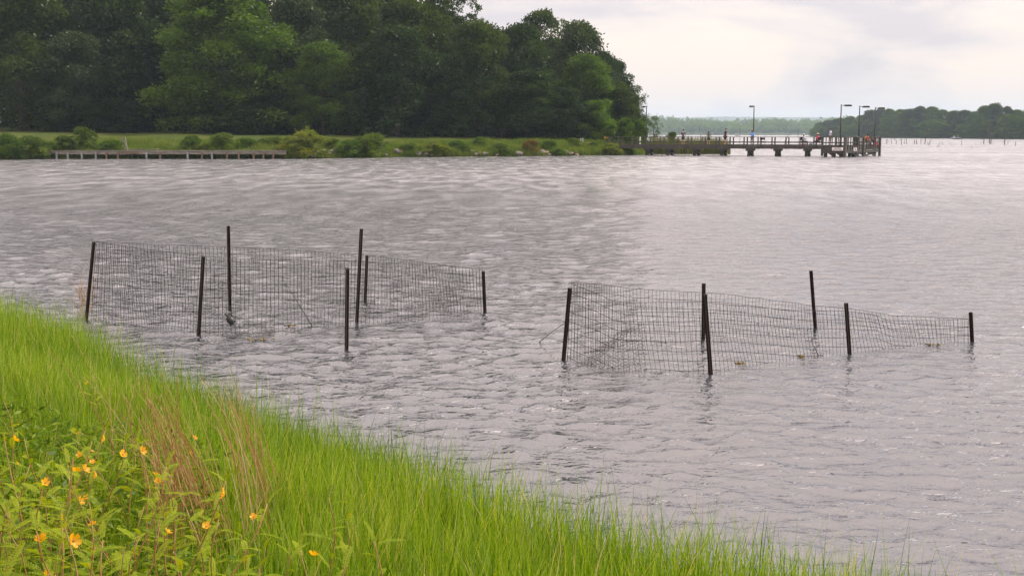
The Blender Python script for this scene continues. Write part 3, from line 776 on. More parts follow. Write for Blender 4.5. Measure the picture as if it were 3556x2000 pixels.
# ------------------------------------------------------------------ long low dock
DA, DB = gp(160, 552.6), gp(994, 552.6)
DY = (DA.y + DB.y) / 2
dock = thing('dock', (DA.x, DY, 0), 'long low weathered wooden dock along the left bank', 'dock')
DZ = 0.80
x0, x1 = DA.x, DB.x
b = MB(); xx = x0
while xx < x1 - .1:
    b.box((xx + .07, DY + .9 + random.uniform(-.02, .02), DZ - .02 + random.uniform(-.006, .006)), (.13, 2.0, .04)); xx += .145
tag(b.build('deck_boards', M['dock_wood'], dock), kind='stuff')
cuts = [x0, x0 + 5.2, x0 + 7.6, x0 + 10.9, x0 + 16.1, x0 + 19.6, x1]
for a, c in zip(cuts[:-1], cuts[1:]):
    MB().box(((a + c) / 2, DY - .03, DZ - .22 + random.uniform(-.012, .012)), (c - a - .02, .05, .30)).build('fascia_board', M['dock_wood'], dock)
for k in (0, 1):
    MB().box(((x0 + x1) / 2, DY + .5 + .9 * k, DZ - .16), (x1 - x0 - .1, .08, .2)).build('joist', M['pier_dark'], dock)
pale = {0, 1, 2, 3, 6, 8, 10}
for k, v in enumerate([255, 355, 480, 605, 700, 803, 1058, 1180, 1425, 1555, 1643, 1778, 1882, 2015, 2102, 2190]):
    X = xat(100 + v / 2.576, DY)
    o = MB().box((X, DY - .13, .20), (.16, .13, .88), rot=(0, random.uniform(-.02, .02), 0)).build('post', M['dock_pale'] if k in pale else M['dock_brown'], dock)
    if k in pale: o['label'] = 'pale sleeved dock post'
for v in [215, 530, 740, 940, 1040, 1120, 1270, 1395, 1500, 1540, 1745, 1845, 1930, 2065, 2250]:
    X = xat(100 + v / 2.576, DY + 1.8)
    MB().box((X, DY + 1.75, .1), (.22, .2, 1.2)).build('back_pile', M['pier_dark'], dock)
MB().box((x0 + .12, DY - .1, .42), (.34, .2, .34)).build('end_block', M['dock_wood'], dock)
MB().box((xat(455, DY), DY - .085, .60), (1.6, .07, .2)).build('worn_board', M['dock_brown'], dock)
gx0, gx1 = xat(412, DY + 2.6), xat(555, DY + 2.6)
b = MB(); xx = gx0
while xx < gx1:
    b.box((xx, DY + 3.2, DZ + .09), (.14, 2.6, .04)); xx += .15
b.box(((gx0 + gx1) / 2, DY + 2.0, DZ + .03), (gx1 - gx0, .06, .08))
tag(b.build('gangway_boards', M['dock_wood'], dock), kind='stuff')
px_, pz = xat(441, DY + .6, 1), DZ
lp = thing('mooring_post', (px_, DY + .6, pz), 'leaning weathered post with a short side bracket on the dock', 'post')
top = pd(432, 478, DY + .6)
MB().beam((px_, DY + .6, pz), top, .15, .15).build('pole', M['dock_wood'], lp)
MB().beam(pd(433, 483, DY + .55), pd(416, 483, DY + .55), .10, .06).build('arm', M['dock_wood'], lp)
MB().beam(pd(418, 484.5, DY + .5), pd(434, 494, DY + .5), .05, .05).build('brace', M['dock_wood'], lp)

# ------------------------------------------------------------------ fishing pier
ZD, ZR = 1.13, 2.06
P0, P1 = gp(2113, 538.6), gp(2850, 543.4)
pdv = (P1 - P0).normalized(); PL = (P1 - P0).length
pn = Vector((-pdv.y, pdv.x, 0))                                # away from the camera
WID = 2.3
pier = thing('fishing_pier', P0, 'long weathered wooden fishing pier with railings and a wide end platform', 'pier')
def PW(u, v, z): return P0 + pdv * u + pn * v + Vector((0, 0, z))
def u_of(x, v=0.0):
    lo, hi = -6.0, PL + 12
    for _ in range(40):
        md = (lo + hi) / 2; p = PW(md, v, 0)
        if CX + F * p.x / (p.y * math.cos(PITCH) + EYE * math.sin(PITCH)) < x: lo = md
        else: hi = md
    return (lo + hi) / 2
b = MB(); u = 0.05
while u < PL + .6:
    b.beam(PW(u, -.02, ZD - .02), PW(u, WID + .02, ZD - .02), .135, .04); u += .147
tag(b.build('deck_boards', M['pier_wood'], pier), kind='stuff')
for v, nm in ((-.06, 'beam'), (WID / 2, 'joist'), (WID + .06, 'beam')):
    nseg = 8
    for k in range(nseg):
        MB().beam(PW(PL * k / nseg + .01 + (.9 if k == 0 else 0), v, ZD - .21 - .01 * (k % 2)), PW(PL * (k + 1) / nseg - .01, v, ZD - .21 - .01 * (k % 2)), .08, .30).build(nm, M['pier_wood'], pier)
for v in (-.10, WID + .10):
    for k in range(5):
        a, c = PL * k / 5 - (.02 if k else .3), PL * (k + 1) / 5 - .01
        MB().beam(PW(a, v + (.04 if v < 0 else -.04), ZR - .03), PW(c, v + (.04 if v < 0 else -.04), ZR - .03), .17, .05).build('hand_rail', M['pier_wood'], pier)
        MB().beam(PW(a, v + (.10 if v < 0 else -.10), ZD + .34), PW(c, v + (.10 if v < 0 else -.10), ZD + .34), .05, .11).build('mid_rail', M['pier_wood'], pier)
        MB().beam(PW(a, v + (.10 if v < 0 else -.10), ZD + .05), PW(c, v + (.10 if v < 0 else -.10), ZD + .05), .05, .09).build('toe_board', M['pier_wood'], pier)
pm = MB().box((0, 0, 0), (.13, .13, 1)).mesh('post', M['pier_wood'])
ang = math.atan2(pdv.y, pdv.x)
def post(u, v, za, zb, s=1.0):
    p = PW(u, v, (za + zb) / 2) - P0
    return link('post', pm, pier, p, (random.uniform(-.012, .012), random.uniform(-.012, .012), ang), (s, s, zb - za))
x = 2148.0
while x < 2850:
    post(u_of(x), -.165, ZD - .40, ZR - .055); x += 48.4
x = 2115.0
post(u_of(2116), -.165, .3, ZR - .055, 1.1)
x = 2160.0
while x < 2885:
    u = u_of(x, WID)
    if u < PL - .3: post(u, WID + .165, ZD - .40, ZR - .055)
    x += 48.1
def bent(u, v0, v1, skip=False):
    MB().beam(PW(u, v0 - .25, ZD - .48), PW(u, v1 + .25, ZD - .48), .62, .24).build('cap_beam', M['pier_dark'], pier)
    for v in (v0 + .1, v1 - .1):
        MB().tube([PW(u, v, -1.2), PW(u, v, ZD - .6)], [.19, .18], 10).build('pile', M['pier_dark'], pier, smooth=True)
    MB().beam(PW(u - .16, v0, .06), PW(u - .16, v1, ZD - .62), .06, .16).build('brace', M['pier_dark'], pier)
    MB().beam(PW(u + .16, v0, ZD - .62), PW(u + .16, v1, .06), .06, .16).build('brace', M['pier_dark'], pier)
for x in (2246, 2318, 2412, 2506, 2600, 2696, 2800):
    bent(u_of(x), 0, WID)
# end platform
PB, PC = gp(2932, 546.4), gp(3050, 541.0)
e2 = (PC - PB).normalized(); L2 = (PC - PB).length
e1 = Vector((e2.y, -e2.x, 0))                                  # towards the right-front
if e1.x < 0: e1 = -e1
lo = 1.0
for lo in np.arange(1.0, 6, .02):
    q = PB - e1 * lo
    if q.x / q.y <= (2850 - CX) / F * 1.002: break
L1 = float(lo)
PA = PB - e1 * L1
def Q(a, c, z): return PA + e1 * a + e2 * c + Vector((0, 0, z))
b = MB(); c = .07
while c < L2:
    b.beam(Q(0, c, ZD - .02), Q(L1, c, ZD - .02), .135, .04); c += .147
tag(b.build('platform_boards', M['pier_wood'], pier), kind='stuff')
edges = [((0, 0), (L1, 0)), ((L1, 0), (L1, L2)), ((L1, L2), (0, L2))]
for (a, c) in edges:
    MB().beam(Q(*a, ZD - .24), Q(*c, ZD - .24), .10, .42).build('beam', M['pier_wood'], pier)
    MB().beam(Q(*a, ZR - .02), Q(*c, ZR - .02), .20, .05).build('hand_rail', M['pier_wood'], pier)
    MB().beam(Q(*a, ZD + .34), Q(*c, ZD + .34), .05, .11).build('mid_rail', M['pier_wood'], pier)
    MB().beam(Q(*a, ZD + .05), Q(*c, ZD + .05), .05, .09).build('toe_board', M['pier_wood'], pier)
MB().beam(Q(0, 0, ZD - .62), Q(L1 - .1, 0, ZD - .62), .12, .26).build('lower_beam', M['pier_wood'], pier)
MB().beam(Q(0, .15, ZD - .60), Q(0, L2, ZD - .60), .2, .26).build('cap_beam', M['pier_dark'], pier)
MB().beam(Q(L1, .15, ZD - .60), Q(L1, L2, ZD - .60), .2, .26).build('cap_beam', M['pier_dark'], pier)
def bigpost(a, c, za, zb, w=.2, nm='corner_post', mat='pier_wood'):
    MB().beam(Q(a, c, za), Q(a, c, zb), w, w, up=e1).build(nm, M[mat], pier)
bigpost(-.06, -.12, .1, ZR - .05); bigpost(L1 + .06, -.1, -.6, ZR - .05, .24); bigpost(L1 + .1, L2 + .06, -.6, ZR - .05, .24); bigpost(-.06, L2 + .1, -.6, ZR - .05)
bigpost(L1 + .12, L2 * .50, -.6, ZR - .05, .2); bigpost(-.05, L2 * .36, ZD - .1, ZR - .05, .16); bigpost(-.05, L2 * .66, ZD - .1, ZR - .05, .16)
for k in range(1, 7): bigpost(L1 * k / 7, -.11, ZD - .02, ZR - .05, .075, 'baluster')
for k in range(1, 15):
    if k != 7: bigpost(L1 + .10, L2 * k / 15 + .05, ZD - .38, ZR - .05, .085, 'baluster')
for k in range(1, 7): bigpost(L1 * k / 7, L2 + .11, ZD - .02, ZR - .05, .075, 'baluster')
for a, c in [(.2, .2), (L1 * .45, .2), (L1 * .8, .25), (L1 - .2, L2 * .2), (L1 - .2, L2 * .36), (L1 - .2, L2 * .62), (L1 - .2, L2 * .93), (.2, L2 * .25), (.2, L2 * .55), (.2, L2 * .9), (L1 * .5, L2 * .55)]:
    MB().tube([Q(a, c, -1.2), Q(a, c, ZD - .44)], [.20, .19], 10).build('pile', M['pier_dark'], pier, smooth=True)
for c0, c1 in ((.2, .36), (.36, .62), (.93, .62), (.62, .93)):
    MB().beam(Q(L1 - .05, L2 * c0, ZD - .6), Q(L1 - .05, L2 * c1, .05), .06, .2).build('brace', M['pier_dark'], pier)
MB().beam(Q(.3, .35, ZD - .6), Q(L1 * .5, .35, .05), .06, .18).build('brace', M['pier_dark'], pier)
MB().beam(Q(L1 * .5, .45, ZD - .6), Q(L1 * .85, .45, .05), .06, .18).build('brace', M['pier_dark'], pier)
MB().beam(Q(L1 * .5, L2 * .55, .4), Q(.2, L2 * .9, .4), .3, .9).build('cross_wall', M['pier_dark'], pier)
ZP = ZD

# lamps
def lamp(x, ytop, p, armpx, label, end=None):
    t = thing('street_lamp', p, label, 'lamp', 'lamps on the pier')
    H = pd(x, ytop, p.y).z
    MB().tube([p, (p.x, p.y, H)], [.075, .055], 10).build('pole', M['lamp_metal'], t, smooth=True)
    sx = 1 if armpx > 0 else -1
    L = abs(armpx) / F * p.y
    a = Vector((p.x, p.y, H - .10)); dirv = Vector((sx, -.15, 0)).normalized()
    MB().beam(a, a + dirv * L * .3, .05, .05).build('arm', M['lamp_metal'], t)
    hd = MB(); c = a + dirv * L * .64 + Vector((0, 0, -.02))
    ax = Matrix((dirv, Vector((-dirv.y, dirv.x, 0)), Vector((0, 0, 1)))).transposed()
    hd.box(c, (L * .72, .34, .15), axes=ax); hd.box(c + Vector((0, 0, .085)), (L * .5, .24, .03), axes=ax)
    h = hd.build('lamp_head', M['lamp_metal'], t)
    MB().box(c + Vector((0, 0, -.082)), (L * .5, .24, .02), axes=ax).build('lens', M['lamp_lens'], h)
    return t
lamp(2246, 368, PW(u_of(2243), -.02, ZD - .2), -16, 'first lamp post at the wooded start of the pier, arm pointing left')
lamp(2613, 367, PW(u_of(2613, WID), WID + .3, ZD - .2), -16, 'lamp post midway along the pier behind the person in blue')
for x, yt, c, ar, lab in ((2919, 363.5, .04, 35, 'nearest and tallest of the three lamp posts at the pier end'), (2983, 368, .50, 33, 'middle of the three lamp posts at the pier end'), (3038, 373, .93, 31, 'rightmost lamp post at the pier end')):
    best = min(np.arange(0, L2, .1), key=lambda q: abs(CX + F * (Q(L1 - .4, q, 0).x) / (Q(L1 - .4, q, 0).y * math.cos(PITCH) + EYE * math.sin(PITCH)) - x))
    p = Q(L1 - .4, float(best), ZD)
    p.x = xat(x, p.y, 3)
    lamp(x, yt, p, ar, lab)

# signs on the pier
def text_mesh(body, size, mat, name):
    c = bpy.data.curves.new(name, 'FONT'); c.body = body; c.size = size; c.align_x = 'CENTER'; c.align_y = 'CENTER'; c.extrude = .004; c.offset = .004; c.resolution_u = 2
    o = bpy.data.objects.new(name, c); COL.objects.link(o)
    dg = bpy.context.evaluated_depsgraph_get(); me = bpy.data.meshes.new_from_object(o.evaluated_get(dg))
    bpy.data.objects.remove(o); me.materials.clear(); me.materials.append(mat); me.name = name
    return me
a1 = math.atan2(e1.y, e1.x)
def board(p, w, h, label, cat, rz, mat='sign_white', name='sign'):
    t = thing(name, p, label, cat, rz=rz)
    b = MB().box((0, .015, 0), (w, .03, h)); link('board', b.mesh('board', M[mat]), t)
    return t
sp = Q(L1 * .72, -.30, ZD - .30)
sg = board(sp, 1.16, .34, 'white warning sign with two lines of dark lettering on the platform side', 'sign', a1)
link('lettering', text_mesh('BOATERS', .165, M['sign_ink'], 'lettering'), sg, (0, -.006, .065), (math.pi / 2, 0, 0))
link('lettering', text_mesh('STAY BACK 100 FEET', .098, M['sign_ink'], 'lettering'), sg, (0, -.006, -.085), (math.pi / 2, 0, 0))
a2 = math.atan2(e2.y, e2.x)
best = min(np.arange(0, L2, .05), key=lambda q: abs(CX + F * Q(L1 + .2, q, 0).x / (Q(L1 + .2, q, 0).y * math.cos(PITCH) + EYE * math.sin(PITCH)) - 2969.5))
sg = board(Q(L1 + .2, float(best), ZD - .36), .42, .34, 'small tilted white notice hanging below the platform rail', 'sign', a2)
sg.rotation_euler = (0, -.06, a2 * .35)
for k, wd in enumerate((.12, .10, .26)):
    link('print_line', MB().box((0, -.004, .07 - .07 * k), (wd, .006, .03)).mesh('print_line', M['sign_ink']), sg)
Ys = 141.5
bp_ = Vector((xat(2105, Ys), Ys, float(z_far(xat(2105, Ys), Ys))))
ss = thing('park_sign', bp_, 'brown park sign with orange-yellow lettering at the pier entrance', 'sign')
zt = pd(2105, 474, Ys).z
for k, (yc, hh) in enumerate(((479.5, 13), (489.5, 6))):
    c = pd(2105, yc, Ys)
    bo = MB().box(c, (15 / F * Ys * 1.05, .06, hh / F * Ys)).build('board', M['sign_brown'], ss)
    r2 = random.Random(k)
    for q in range(3 if k == 0 else 1):
        xx = c.x - .22
        while xx < c.x + .2:
            w = r2.uniform(.05, .11); MB().box((xx + w / 2, Ys - .036, c.z + (.13 - .13 * q if k == 0 else 0)), (w, .012, .075)).build('lettering', M['sign_yellow'], bo); xx += w + .03
for dx in (-.18, .18):
    MB().box((bp_.x + dx, Ys + .06, (bp_.z + zt) / 2 - .05), (.09, .06, zt - bp_.z)).build('post', M['sign_brown'], ss)
Yt = PW(u_of(2221), .12, 0)
tb = thing('line_recycling_tube', Vector((Yt.x, Yt.y, ZD + .2)), 'white capped plastic tube hanging inside the pier rail', 'tube')
MB().lathe([(.075, .28), (.075, .95)], (Yt.x, Yt.y, ZD), 12).build('pipe', M['pvc'], tb, smooth=True)
MB().lathe([(.08, .25), (.08, .30)], (Yt.x, Yt.y, ZD), 12).build('band', M['black'], tb)
MB().lathe([(.04, .06), (.085, .12), (.085, .24)], (Yt.x, Yt.y, ZD), 12).build('end_cap', M['pvc'], tb, smooth=True)
Yw = 143.0; wp = Vector((xat(2136, Yw), Yw, float(z_far(xat(2136, Yw), Yw)) - .1))
wsn = thing('white_post', wp, 'white notice on a thin post behind the start of the pier', 'sign')
MB().box((wp.x, Yw, (wp.z + 2.75) / 2), (.06, .06, 2.75 - wp.z)).build('post', M['galv'], wsn)
MB().box((wp.x - .08, Yw - .05, 2.42), (.14, .02, .5), rot=(0, .15, 0)).build('board', M['sign_white'], wsn)
Yg = 141.0
for k, x in enumerate((2016, 2023)):
    g = Vector((xat(x, Yg), Yg, float(z_far(xat(x, Yg), Yg)) - .2))
    tag(MB().tube([g, g + Vector((0, 0, .95))], .085, 8).lathe([(.095, .93), (.06, 1.0)], g, 8).build('bollard', M['galv'], origin=g),
        ('left' if k == 0 else 'right') + ' one of the two short grey posts on the bank crest by the pier', 'post', 'short posts by the pier')
Yc = 137.0
for Yc in np.arange(125, 150, .25):
    if EYE + ray(2054, 514).z / ray(2054, 514).y * Yc <= float(z_far(xat(2054, Yc), Yc)): break
g = Vector((xat(2056, Yc), Yc, float(z_far(xat(2056, Yc), Yc))))
cb = thing('utility_box', g, 'reddish-brown concrete block set into the bank left of the pier', 'block')
MB().box(g + Vector((0, 0, .15)), (1.25, .8, .72)).build('block', M['concrete'], cb); MB().box(g + Vector((-.1, 0, .53)), (1.5, .9, .06)).build('lid', M['concrete'], cb)

# ------------------------------------------------------------------ people
def skin(verts, edges, sub=1):
    """verts: name -> (co, radius); a skinned tube body over the joint graph, first vertex is the root"""
    me = bpy.data.meshes.new('sk'); bm = bmesh.new(); lay = bm.verts.layers.skin.verify(); idx = {}
    for i, (k, (co, r)) in enumerate(verts.items()):
        v = bm.verts.new(co); v[lay].radius = r if isinstance(r, tuple) else (r, r); v[lay].use_root = (i == 0); idx[k] = v
    for a, c in edges: bm.edges.new((idx[a], idx[c]))
    bm.to_mesh(me); bm.free()
    o = bpy.data.objects.new('sk', me); COL.objects.link(o)
    md = o.modifiers.new('s', 'SKIN'); md.use_smooth_shade = True
    o.modifiers.new('u', 'SUBSURF').levels = sub
    dg = bpy.context.evaluated_depsgraph_get(); out = bpy.data.meshes.new_from_object(o.evaluated_get(dg))
    vs = [tuple(v.co) for v in out.vertices]; fs = [tuple(p.vertices) for p in out.polygons]
    bpy.data.objects.remove(o); bpy.data.meshes.remove(out)
    return vs, fs
def person(p, face, label, skinm, top, bottom, hair=None, hat=None, sit=False, arms='down', height=1.74, longhair=False, sleeves='short', legs='short', group='people on the pier', lean=0.0):
    k = height / 1.74; V = lambda x, y, z: Vector((x, y, z)) * k
    hz = .46 if sit else .92
    J = {'pelvis': V(0, 0, hz)}
    ly = lean
    J['waist'] = V(0, .01 + ly * .3, hz + .16); J['chest'] = V(0, ly * .7, hz + .38); J['neckb'] = V(0, ly, hz + .53); J['neck'] = V(0, .02 + ly, hz + .60); J['head'] = V(0, .045 + ly * 1.2, hz + .70); J['crown'] = V(0, .03 + ly * 1.2, hz + .79)
    for s, n in ((-1, 'l'), (1, 'r')):
        J['sh' + n] = V(s * .185, ly * .95, hz + .48)
        J['hip' + n] = V(s * .10, 0, hz - .04)
        if sit:
            J['kn' + n] = V(s * .15, .42, hz + .02); J['an' + n] = V(s * .15, .46, .08); J['to' + n] = V(s * .16, .60, .035)
        else:
            J['kn' + n] = V(s * .115, .02, .49); J['an' + n] = V(s * .125, -.02, .08); J['to' + n] = V(s * .15, .13, .035)
        if arms == 'down': J['el' + n] = V(s * .25, -.02, hz + .20); J['wr' + n] = V(s * .25, .06, hz - .05)
        elif arms == 'rail': J['el' + n] = V(s * .26, .12 + ly, hz + .22); J['wr' + n] = V(s * .20, .36 + ly, hz + .16)
        else: J['el' + n] = V(s * .25, .06 + ly, hz + .21); J['wr' + n] = V(s * .10, .30 + ly, hz + .27)
        d = (J['wr' + n] - J['el' + n]).normalized(); J['pa' + n] = J['wr' + n] + d * .07 * k
    rad = {'pelvis': (.145, .11), 'waist': (.125, .095), 'chest': (.15, .105), 'neckb': .085, 'neck': .055, 'head': (.078, .095), 'crown': (.065, .075), 'sh': .062, 'el': .043, 'wr': .03, 'pa': (.036, .02), 'hip': .088, 'kn': .06, 'an': .042, 'to': .036}
    R = lambda n: (lambda r: tuple(x * k for x in r) if isinstance(r, tuple) else r * k)(rad[n] if n in rad else rad[n[:-1]])
    order = ['pelvis', 'waist', 'chest', 'neckb', 'neck', 'head', 'crown'] + [a + n for n in 'lr' for a in ('sh', 'el', 'wr', 'pa', 'hip', 'kn', 'an', 'to')]
    E = [('pelvis', 'waist'), ('waist', 'chest'), ('chest', 'neckb'), ('neckb', 'neck'), ('neck', 'head'), ('head', 'crown')]
    for n in 'lr': E += [('neckb', 'sh' + n), ('sh' + n, 'el' + n), ('el' + n, 'wr' + n), ('wr' + n, 'pa' + n), ('pelvis', 'hip' + n), ('hip' + n, 'kn' + n), ('kn' + n, 'an' + n), ('an' + n, 'to' + n)]
    vs, fs = skin({q: (J[q], R(q)) for q in order}, E)
    body = MB().add(vs, fs)
    hd = J['head']
    body.blob(hd + V(0, .098, -.005), (.016 * k, .026 * k, .024 * k), 1, 0, 1)                 # nose
    for s in (-1, 1): body.blob(hd + V(s * .082, -.005, 0), (.012 * k, .022 * k, .034 * k), 1, 0, 1)   # ears
    for n, s in (('l', -1), ('r', 1)):                                                        # five fingers
        d = (J['pa' + n] - J['wr' + n]).normalized(); sd = d.cross(Vector((0, 0, 1))); sd = sd.normalized() if sd.length > .1 else Vector((1, 0, 0)); dn = sd.cross(d)
        for q, L in zip((-1.5, -.5, .5, 1.5), (.062, .075, .078, .068)):
            a = J['pa' + n] + sd * q * .019 * k; body.tube([a, a + d * L * .55 * k, a + d * L * .9 * k - dn * .03 * k], [.009 * k, .0085 * k, .006 * k], 5)
        a = J['wr' + n] + d * .03 * k - sd * s * .028 * k; body.tube([a, a + d * .03 * k - sd * s * .03 * k, a + d * .06 * k - sd * s * .035 * k], [.011 * k, .01 * k, .007 * k], 5)
    t = thing('person', p, label, 'person', group, face)
    link('body', body.mesh('body', M[skinm], smooth=True), t)
    up = 1.17
    tv = {'waist': (J['waist'], tuple(x * up for x in R('waist'))), 'pelvis': (J['pelvis'] + V(0, 0, .03), tuple(x * 1.08 for x in R('pelvis'))), 'chest': (J['chest'], tuple(x * up for x in R('chest'))), 'neckb': (J['neckb'] - V(0, 0, .02), R('neckb') * 1.12)}
    te = [('waist', 'pelvis'), ('waist', 'chest'), ('chest', 'neckb')]
    for n in 'lr':
        tv['sh' + n] = (J['sh' + n], R('sh' + n) * 1.28); f = 1.0 if sleeves == 'long' else .7
        tv['el' + n] = (J['sh' + n].lerp(J['el' + n], f), R('el' + n) * 1.42); te += [('neckb', 'sh' + n), ('sh' + n, 'el' + n)]
        if sleeves == 'long': tv['wr' + n] = (J['wr' + n], R('wr' + n) * 1.3); te.append(('el' + n, 'wr' + n))
    vs, fs = skin(tv, te); link('shirt', MB().add(vs, fs).mesh('shirt', M[top], smooth=True), t)
    bv = {'pelvis': (J['pelvis'], tuple(x * 1.14 for x in R('pelvis')))}; be = []
    for n in 'lr':
        bv['hip' + n] = (J['hip' + n], R('hip' + n) * 1.16); be.append(('pelvis', 'hip' + n))
        if legs == 'long': bv['kn' + n] = (J['kn' + n], R('kn' + n) * 1.25); bv['an' + n] = (J['an' + n], R('an' + n) * 1.45); be += [('hip' + n, 'kn' + n), ('kn' + n, 'an' + n)]
        else: bv['kn' + n] = (J['hip' + n].lerp(J['kn' + n], .85), R('kn' + n) * 1.5); be.append(('hip' + n, 'kn' + n))
    vs, fs = skin(bv, be); link('trousers' if legs == 'long' else 'shorts', MB().add(vs, fs).mesh('shorts', M[bottom], smooth=True), t)
    for n in 'lr':
        a = J['an' + n]; fd = (J['to' + n] - a); fd.z = 0; fd.normalize()
        link('shoe', MB().blob(Vector((a.x, a.y, .045 * k)) + fd * .06 * k, (.048 * k, .135 * k, .05 * k), 3, .02, 2).mesh('shoe', M['black'], smooth=True), t)
    if hair:
        h = MB().blob(hd + V(0, -.025, .045), (.092 * k, .098 * k, .098 * k), 4, .04, 2)
        if longhair: h.blob(hd + V(0, -.085, -.15), (.095 * k, .045 * k, .21 * k), 5, .06, 2)
        link('hair', h.mesh('hair', M[hair], smooth=True), t)
    if hat:
        kind, hm = hat; c = hd + V(0, .0, .075); b = MB()
        if kind == 'brim': b.lathe([(.19 * k, .0), (.2 * k, .012), (.10 * k, .03), (.095 * k, .08), (.06 * k, .115), (.01, .12)], c, 16)
        else: b.lathe([(.105 * k, -.02), (.103 * k, .03), (.075 * k, .075), (.01, .09)], c, 14); b.box(c + V(0, .13, -.005), (.13 * k, .1 * k, .012 * k))
        link('hat', b.mesh('hat', M[hm], smooth=True), t)
    return t
def on_walk(x, v): return PW(u_of(x, v), v, ZD)
away = math.atan2(pn.y, pn.x) - math.pi / 2
person(on_walk(2371, 1.75), away - .05, 'person in a grey T-shirt and dark shorts leaning on the pier rail, seen from behind', 'skin_light', 'c_grey', 'c_navy', hair='hair_dark', arms='rail', height=1.70, lean=.03)
person(on_walk(2459.5, 1.75), away + .1, 'person with long brown hair, taupe top and dark shorts at the pier rail', 'skin_light', 'c_taupe', 'c_charcoal', hair='hair_brown', longhair=True, arms='rail', height=1.50, sleeves='short', lean=.05)
person(on_walk(2517, 1.5), away - 1.05, 'person in dark T-shirt and shorts turned right with forearms raised on the pier', 'skin_light', 'c_charcoal', 'c_navy', hair='hair_dark', arms='front', height=1.84, lean=.03)
person(on_walk(2610.5, 1.2), away + 2.75, 'person in a light blue long-sleeved shirt and brimmed hat standing on the pier', 'skin_dark', 'c_blue', 'c_greypant', hat=('brim', 'c_hat'), arms='front', height=1.68, sleeves='long', legs='long')
def chair(p, rz, mat, label, arms=False, s=1.0):
    t = thing('folding_chair', p, label, 'chair', 'folding chairs on the pier', rz)
    fr = M['black']
    link('seat', MB().box((0, .02, .42 * s), (.50, .44, .03)).mesh('seat', M[mat]), t)
    link('backrest', MB().box((0, -.24, .72 * s), (.50, .03, .34 if arms else .22), rot=(.12, 0, 0)).mesh('backrest', M[mat]), t)
    for sx in (-.25, .25):
        link('leg', MB().tube([(sx, .25, .0), (sx, -.22, .46 * s), (sx, -.27, .88 * s)], .016, 6).mesh('leg', fr), t)
        link('leg', MB().tube([(sx, -.24, .0), (sx, .22, .43 * s)], .016, 6).mesh('leg', fr), t)
        link('arm_rest', MB().beam((sx, -.24, .60 * s), (sx, .22, .60 * s), .05, .025).mesh('arm_rest', fr), t)
    return t
chair(on_walk(2646, 1.2), away + .15, 'black', 'empty dark folding chair on the pier right of the person in blue')
q = on_walk(2788, 1.15); chair(q, away - .9, 'black', 'dark folding chair under the seated person in lavender', True)
person(q + Vector((0, 0, .0)), away - .9, 'seated person in a pale lavender shirt and cap, dark trousers, fishing on the pier', 'skin_dark', 'c_lav', 'c_charcoal', hat=('cap', 'c_lav'), sit=True, arms='front', height=1.66, legs='long')
q = on_walk(2839, 1.3); chair(q, away + .9, 'black', 'dark folding chair under the seated person in pink', True)
person(q, away + .9, 'seated person in a bright pink shirt and straw hat near the pier platform', 'skin_dark', 'c_pink', 'c_charcoal', hat=('brim', 'c_straw'), sit=True, arms='front', height=1.72, legs='long')
q = Q(.95, L2 * .22, ZD); q.x = xat(2884, q.y, 2); person(q, away - 1.4, 'standing person in a white shirt, cap and khaki shorts holding a cup on the platform', 'skin_dark', 'c_lav', 'c_khaki', hat=('cap', 'c_greypant'), arms='front', height=1.84)
q = Q(L1 - .9, L2 * .66, ZD); q.x = xat(3011, q.y, 1.5); chair(q, away - 2.2, 'black', 'dark folding chair under the seated person in orange', True)
person(q, away - 2.2, 'seated person in a bright orange vest near the far end of the platform', 'skin_dark', 'c_orange', 'c_greypant', hair='hair_dark', sit=True, arms='down', height=1.72, legs='long')
# things standing on the deck
def deck_box(p, size, mat, lidmat, label, name, cat):
    t = thing(name, p, label, cat)
    MB().box(p + Vector((0, 0, size[2] / 2)), size).build('body', M[mat], t)
    MB().box(p + Vector((0, 0, size[2] + .03)), (size[0] + .03, size[1] + .03, .06)).build('lid', M[lidmat], t)
    MB().tube([p + Vector((-size[0] / 2, 0, size[2])), p + Vector((-size[0] / 4, 0, size[2] + .12)), p + Vector((size[0] / 4, 0, size[2] + .12)), p + Vector((size[0] / 2, 0, size[2]))], .012, 5).build('handle', M['black'], t)
deck_box(on_walk(2815, .7), (.30, .26, .20), 'c_teal', 'c_lav', 'small teal cooler with lavender lid between the two seated people', 'cooler', 'cooler')
deck_box(on_walk(2794, .55), (.28, .22, .18), 'c_red', 'c_white', 'small red cooler at the feet of the person in lavender', 'cooler', 'cooler')
q = Q(L1 - .5, L2 * .88, ZD); q.x = xat(3041, q.y, 1.2); deck_box(q, (.3, .25, .2), 'c_red', 'c_red', 'red box at the far right corner of the platform', 'tackle_box', 'box')
q = Q(L1 - 1.2, L2 * .72, ZD); q.x = xat(3029, q.y, 1.5)
bg_ = thing('bag', q, 'brown-red bag on a stool beside the person in orange', 'bag')
MB().blob(q + Vector((0, 0, .62)), (.24, .18, .17), 3, .08, 2).build('sack', M['c_brown'], bg_, smooth=True)
MB().box(q + Vector((0, 0, .44)), (.4, .34, .04)).build('stool_top', M['black'], bg_)
for sx in (-.16, .16):
    for sy in (-.13, .13): MB().tube([q + Vector((sx, sy, 0)), q + Vector((sx * .8, sy * .8, .43))], .014, 5).build('leg', M['black'], bg_)
q = Q(L1 * .45, L2 * .34, ZD); q.x = xat(2972, q.y, 1.6)
tb = thing('trash_barrel', q, 'dark green trash barrel with a lid behind the platform balusters', 'barrel')
MB().lathe([(.30, 0), (.31, .3), (.30, .32), (.315, .34), (.31, .62), (.30, .64), (.315, .66), (.31, .9)], q, 18).build('drum', M['bin_green'], tb, smooth=True)
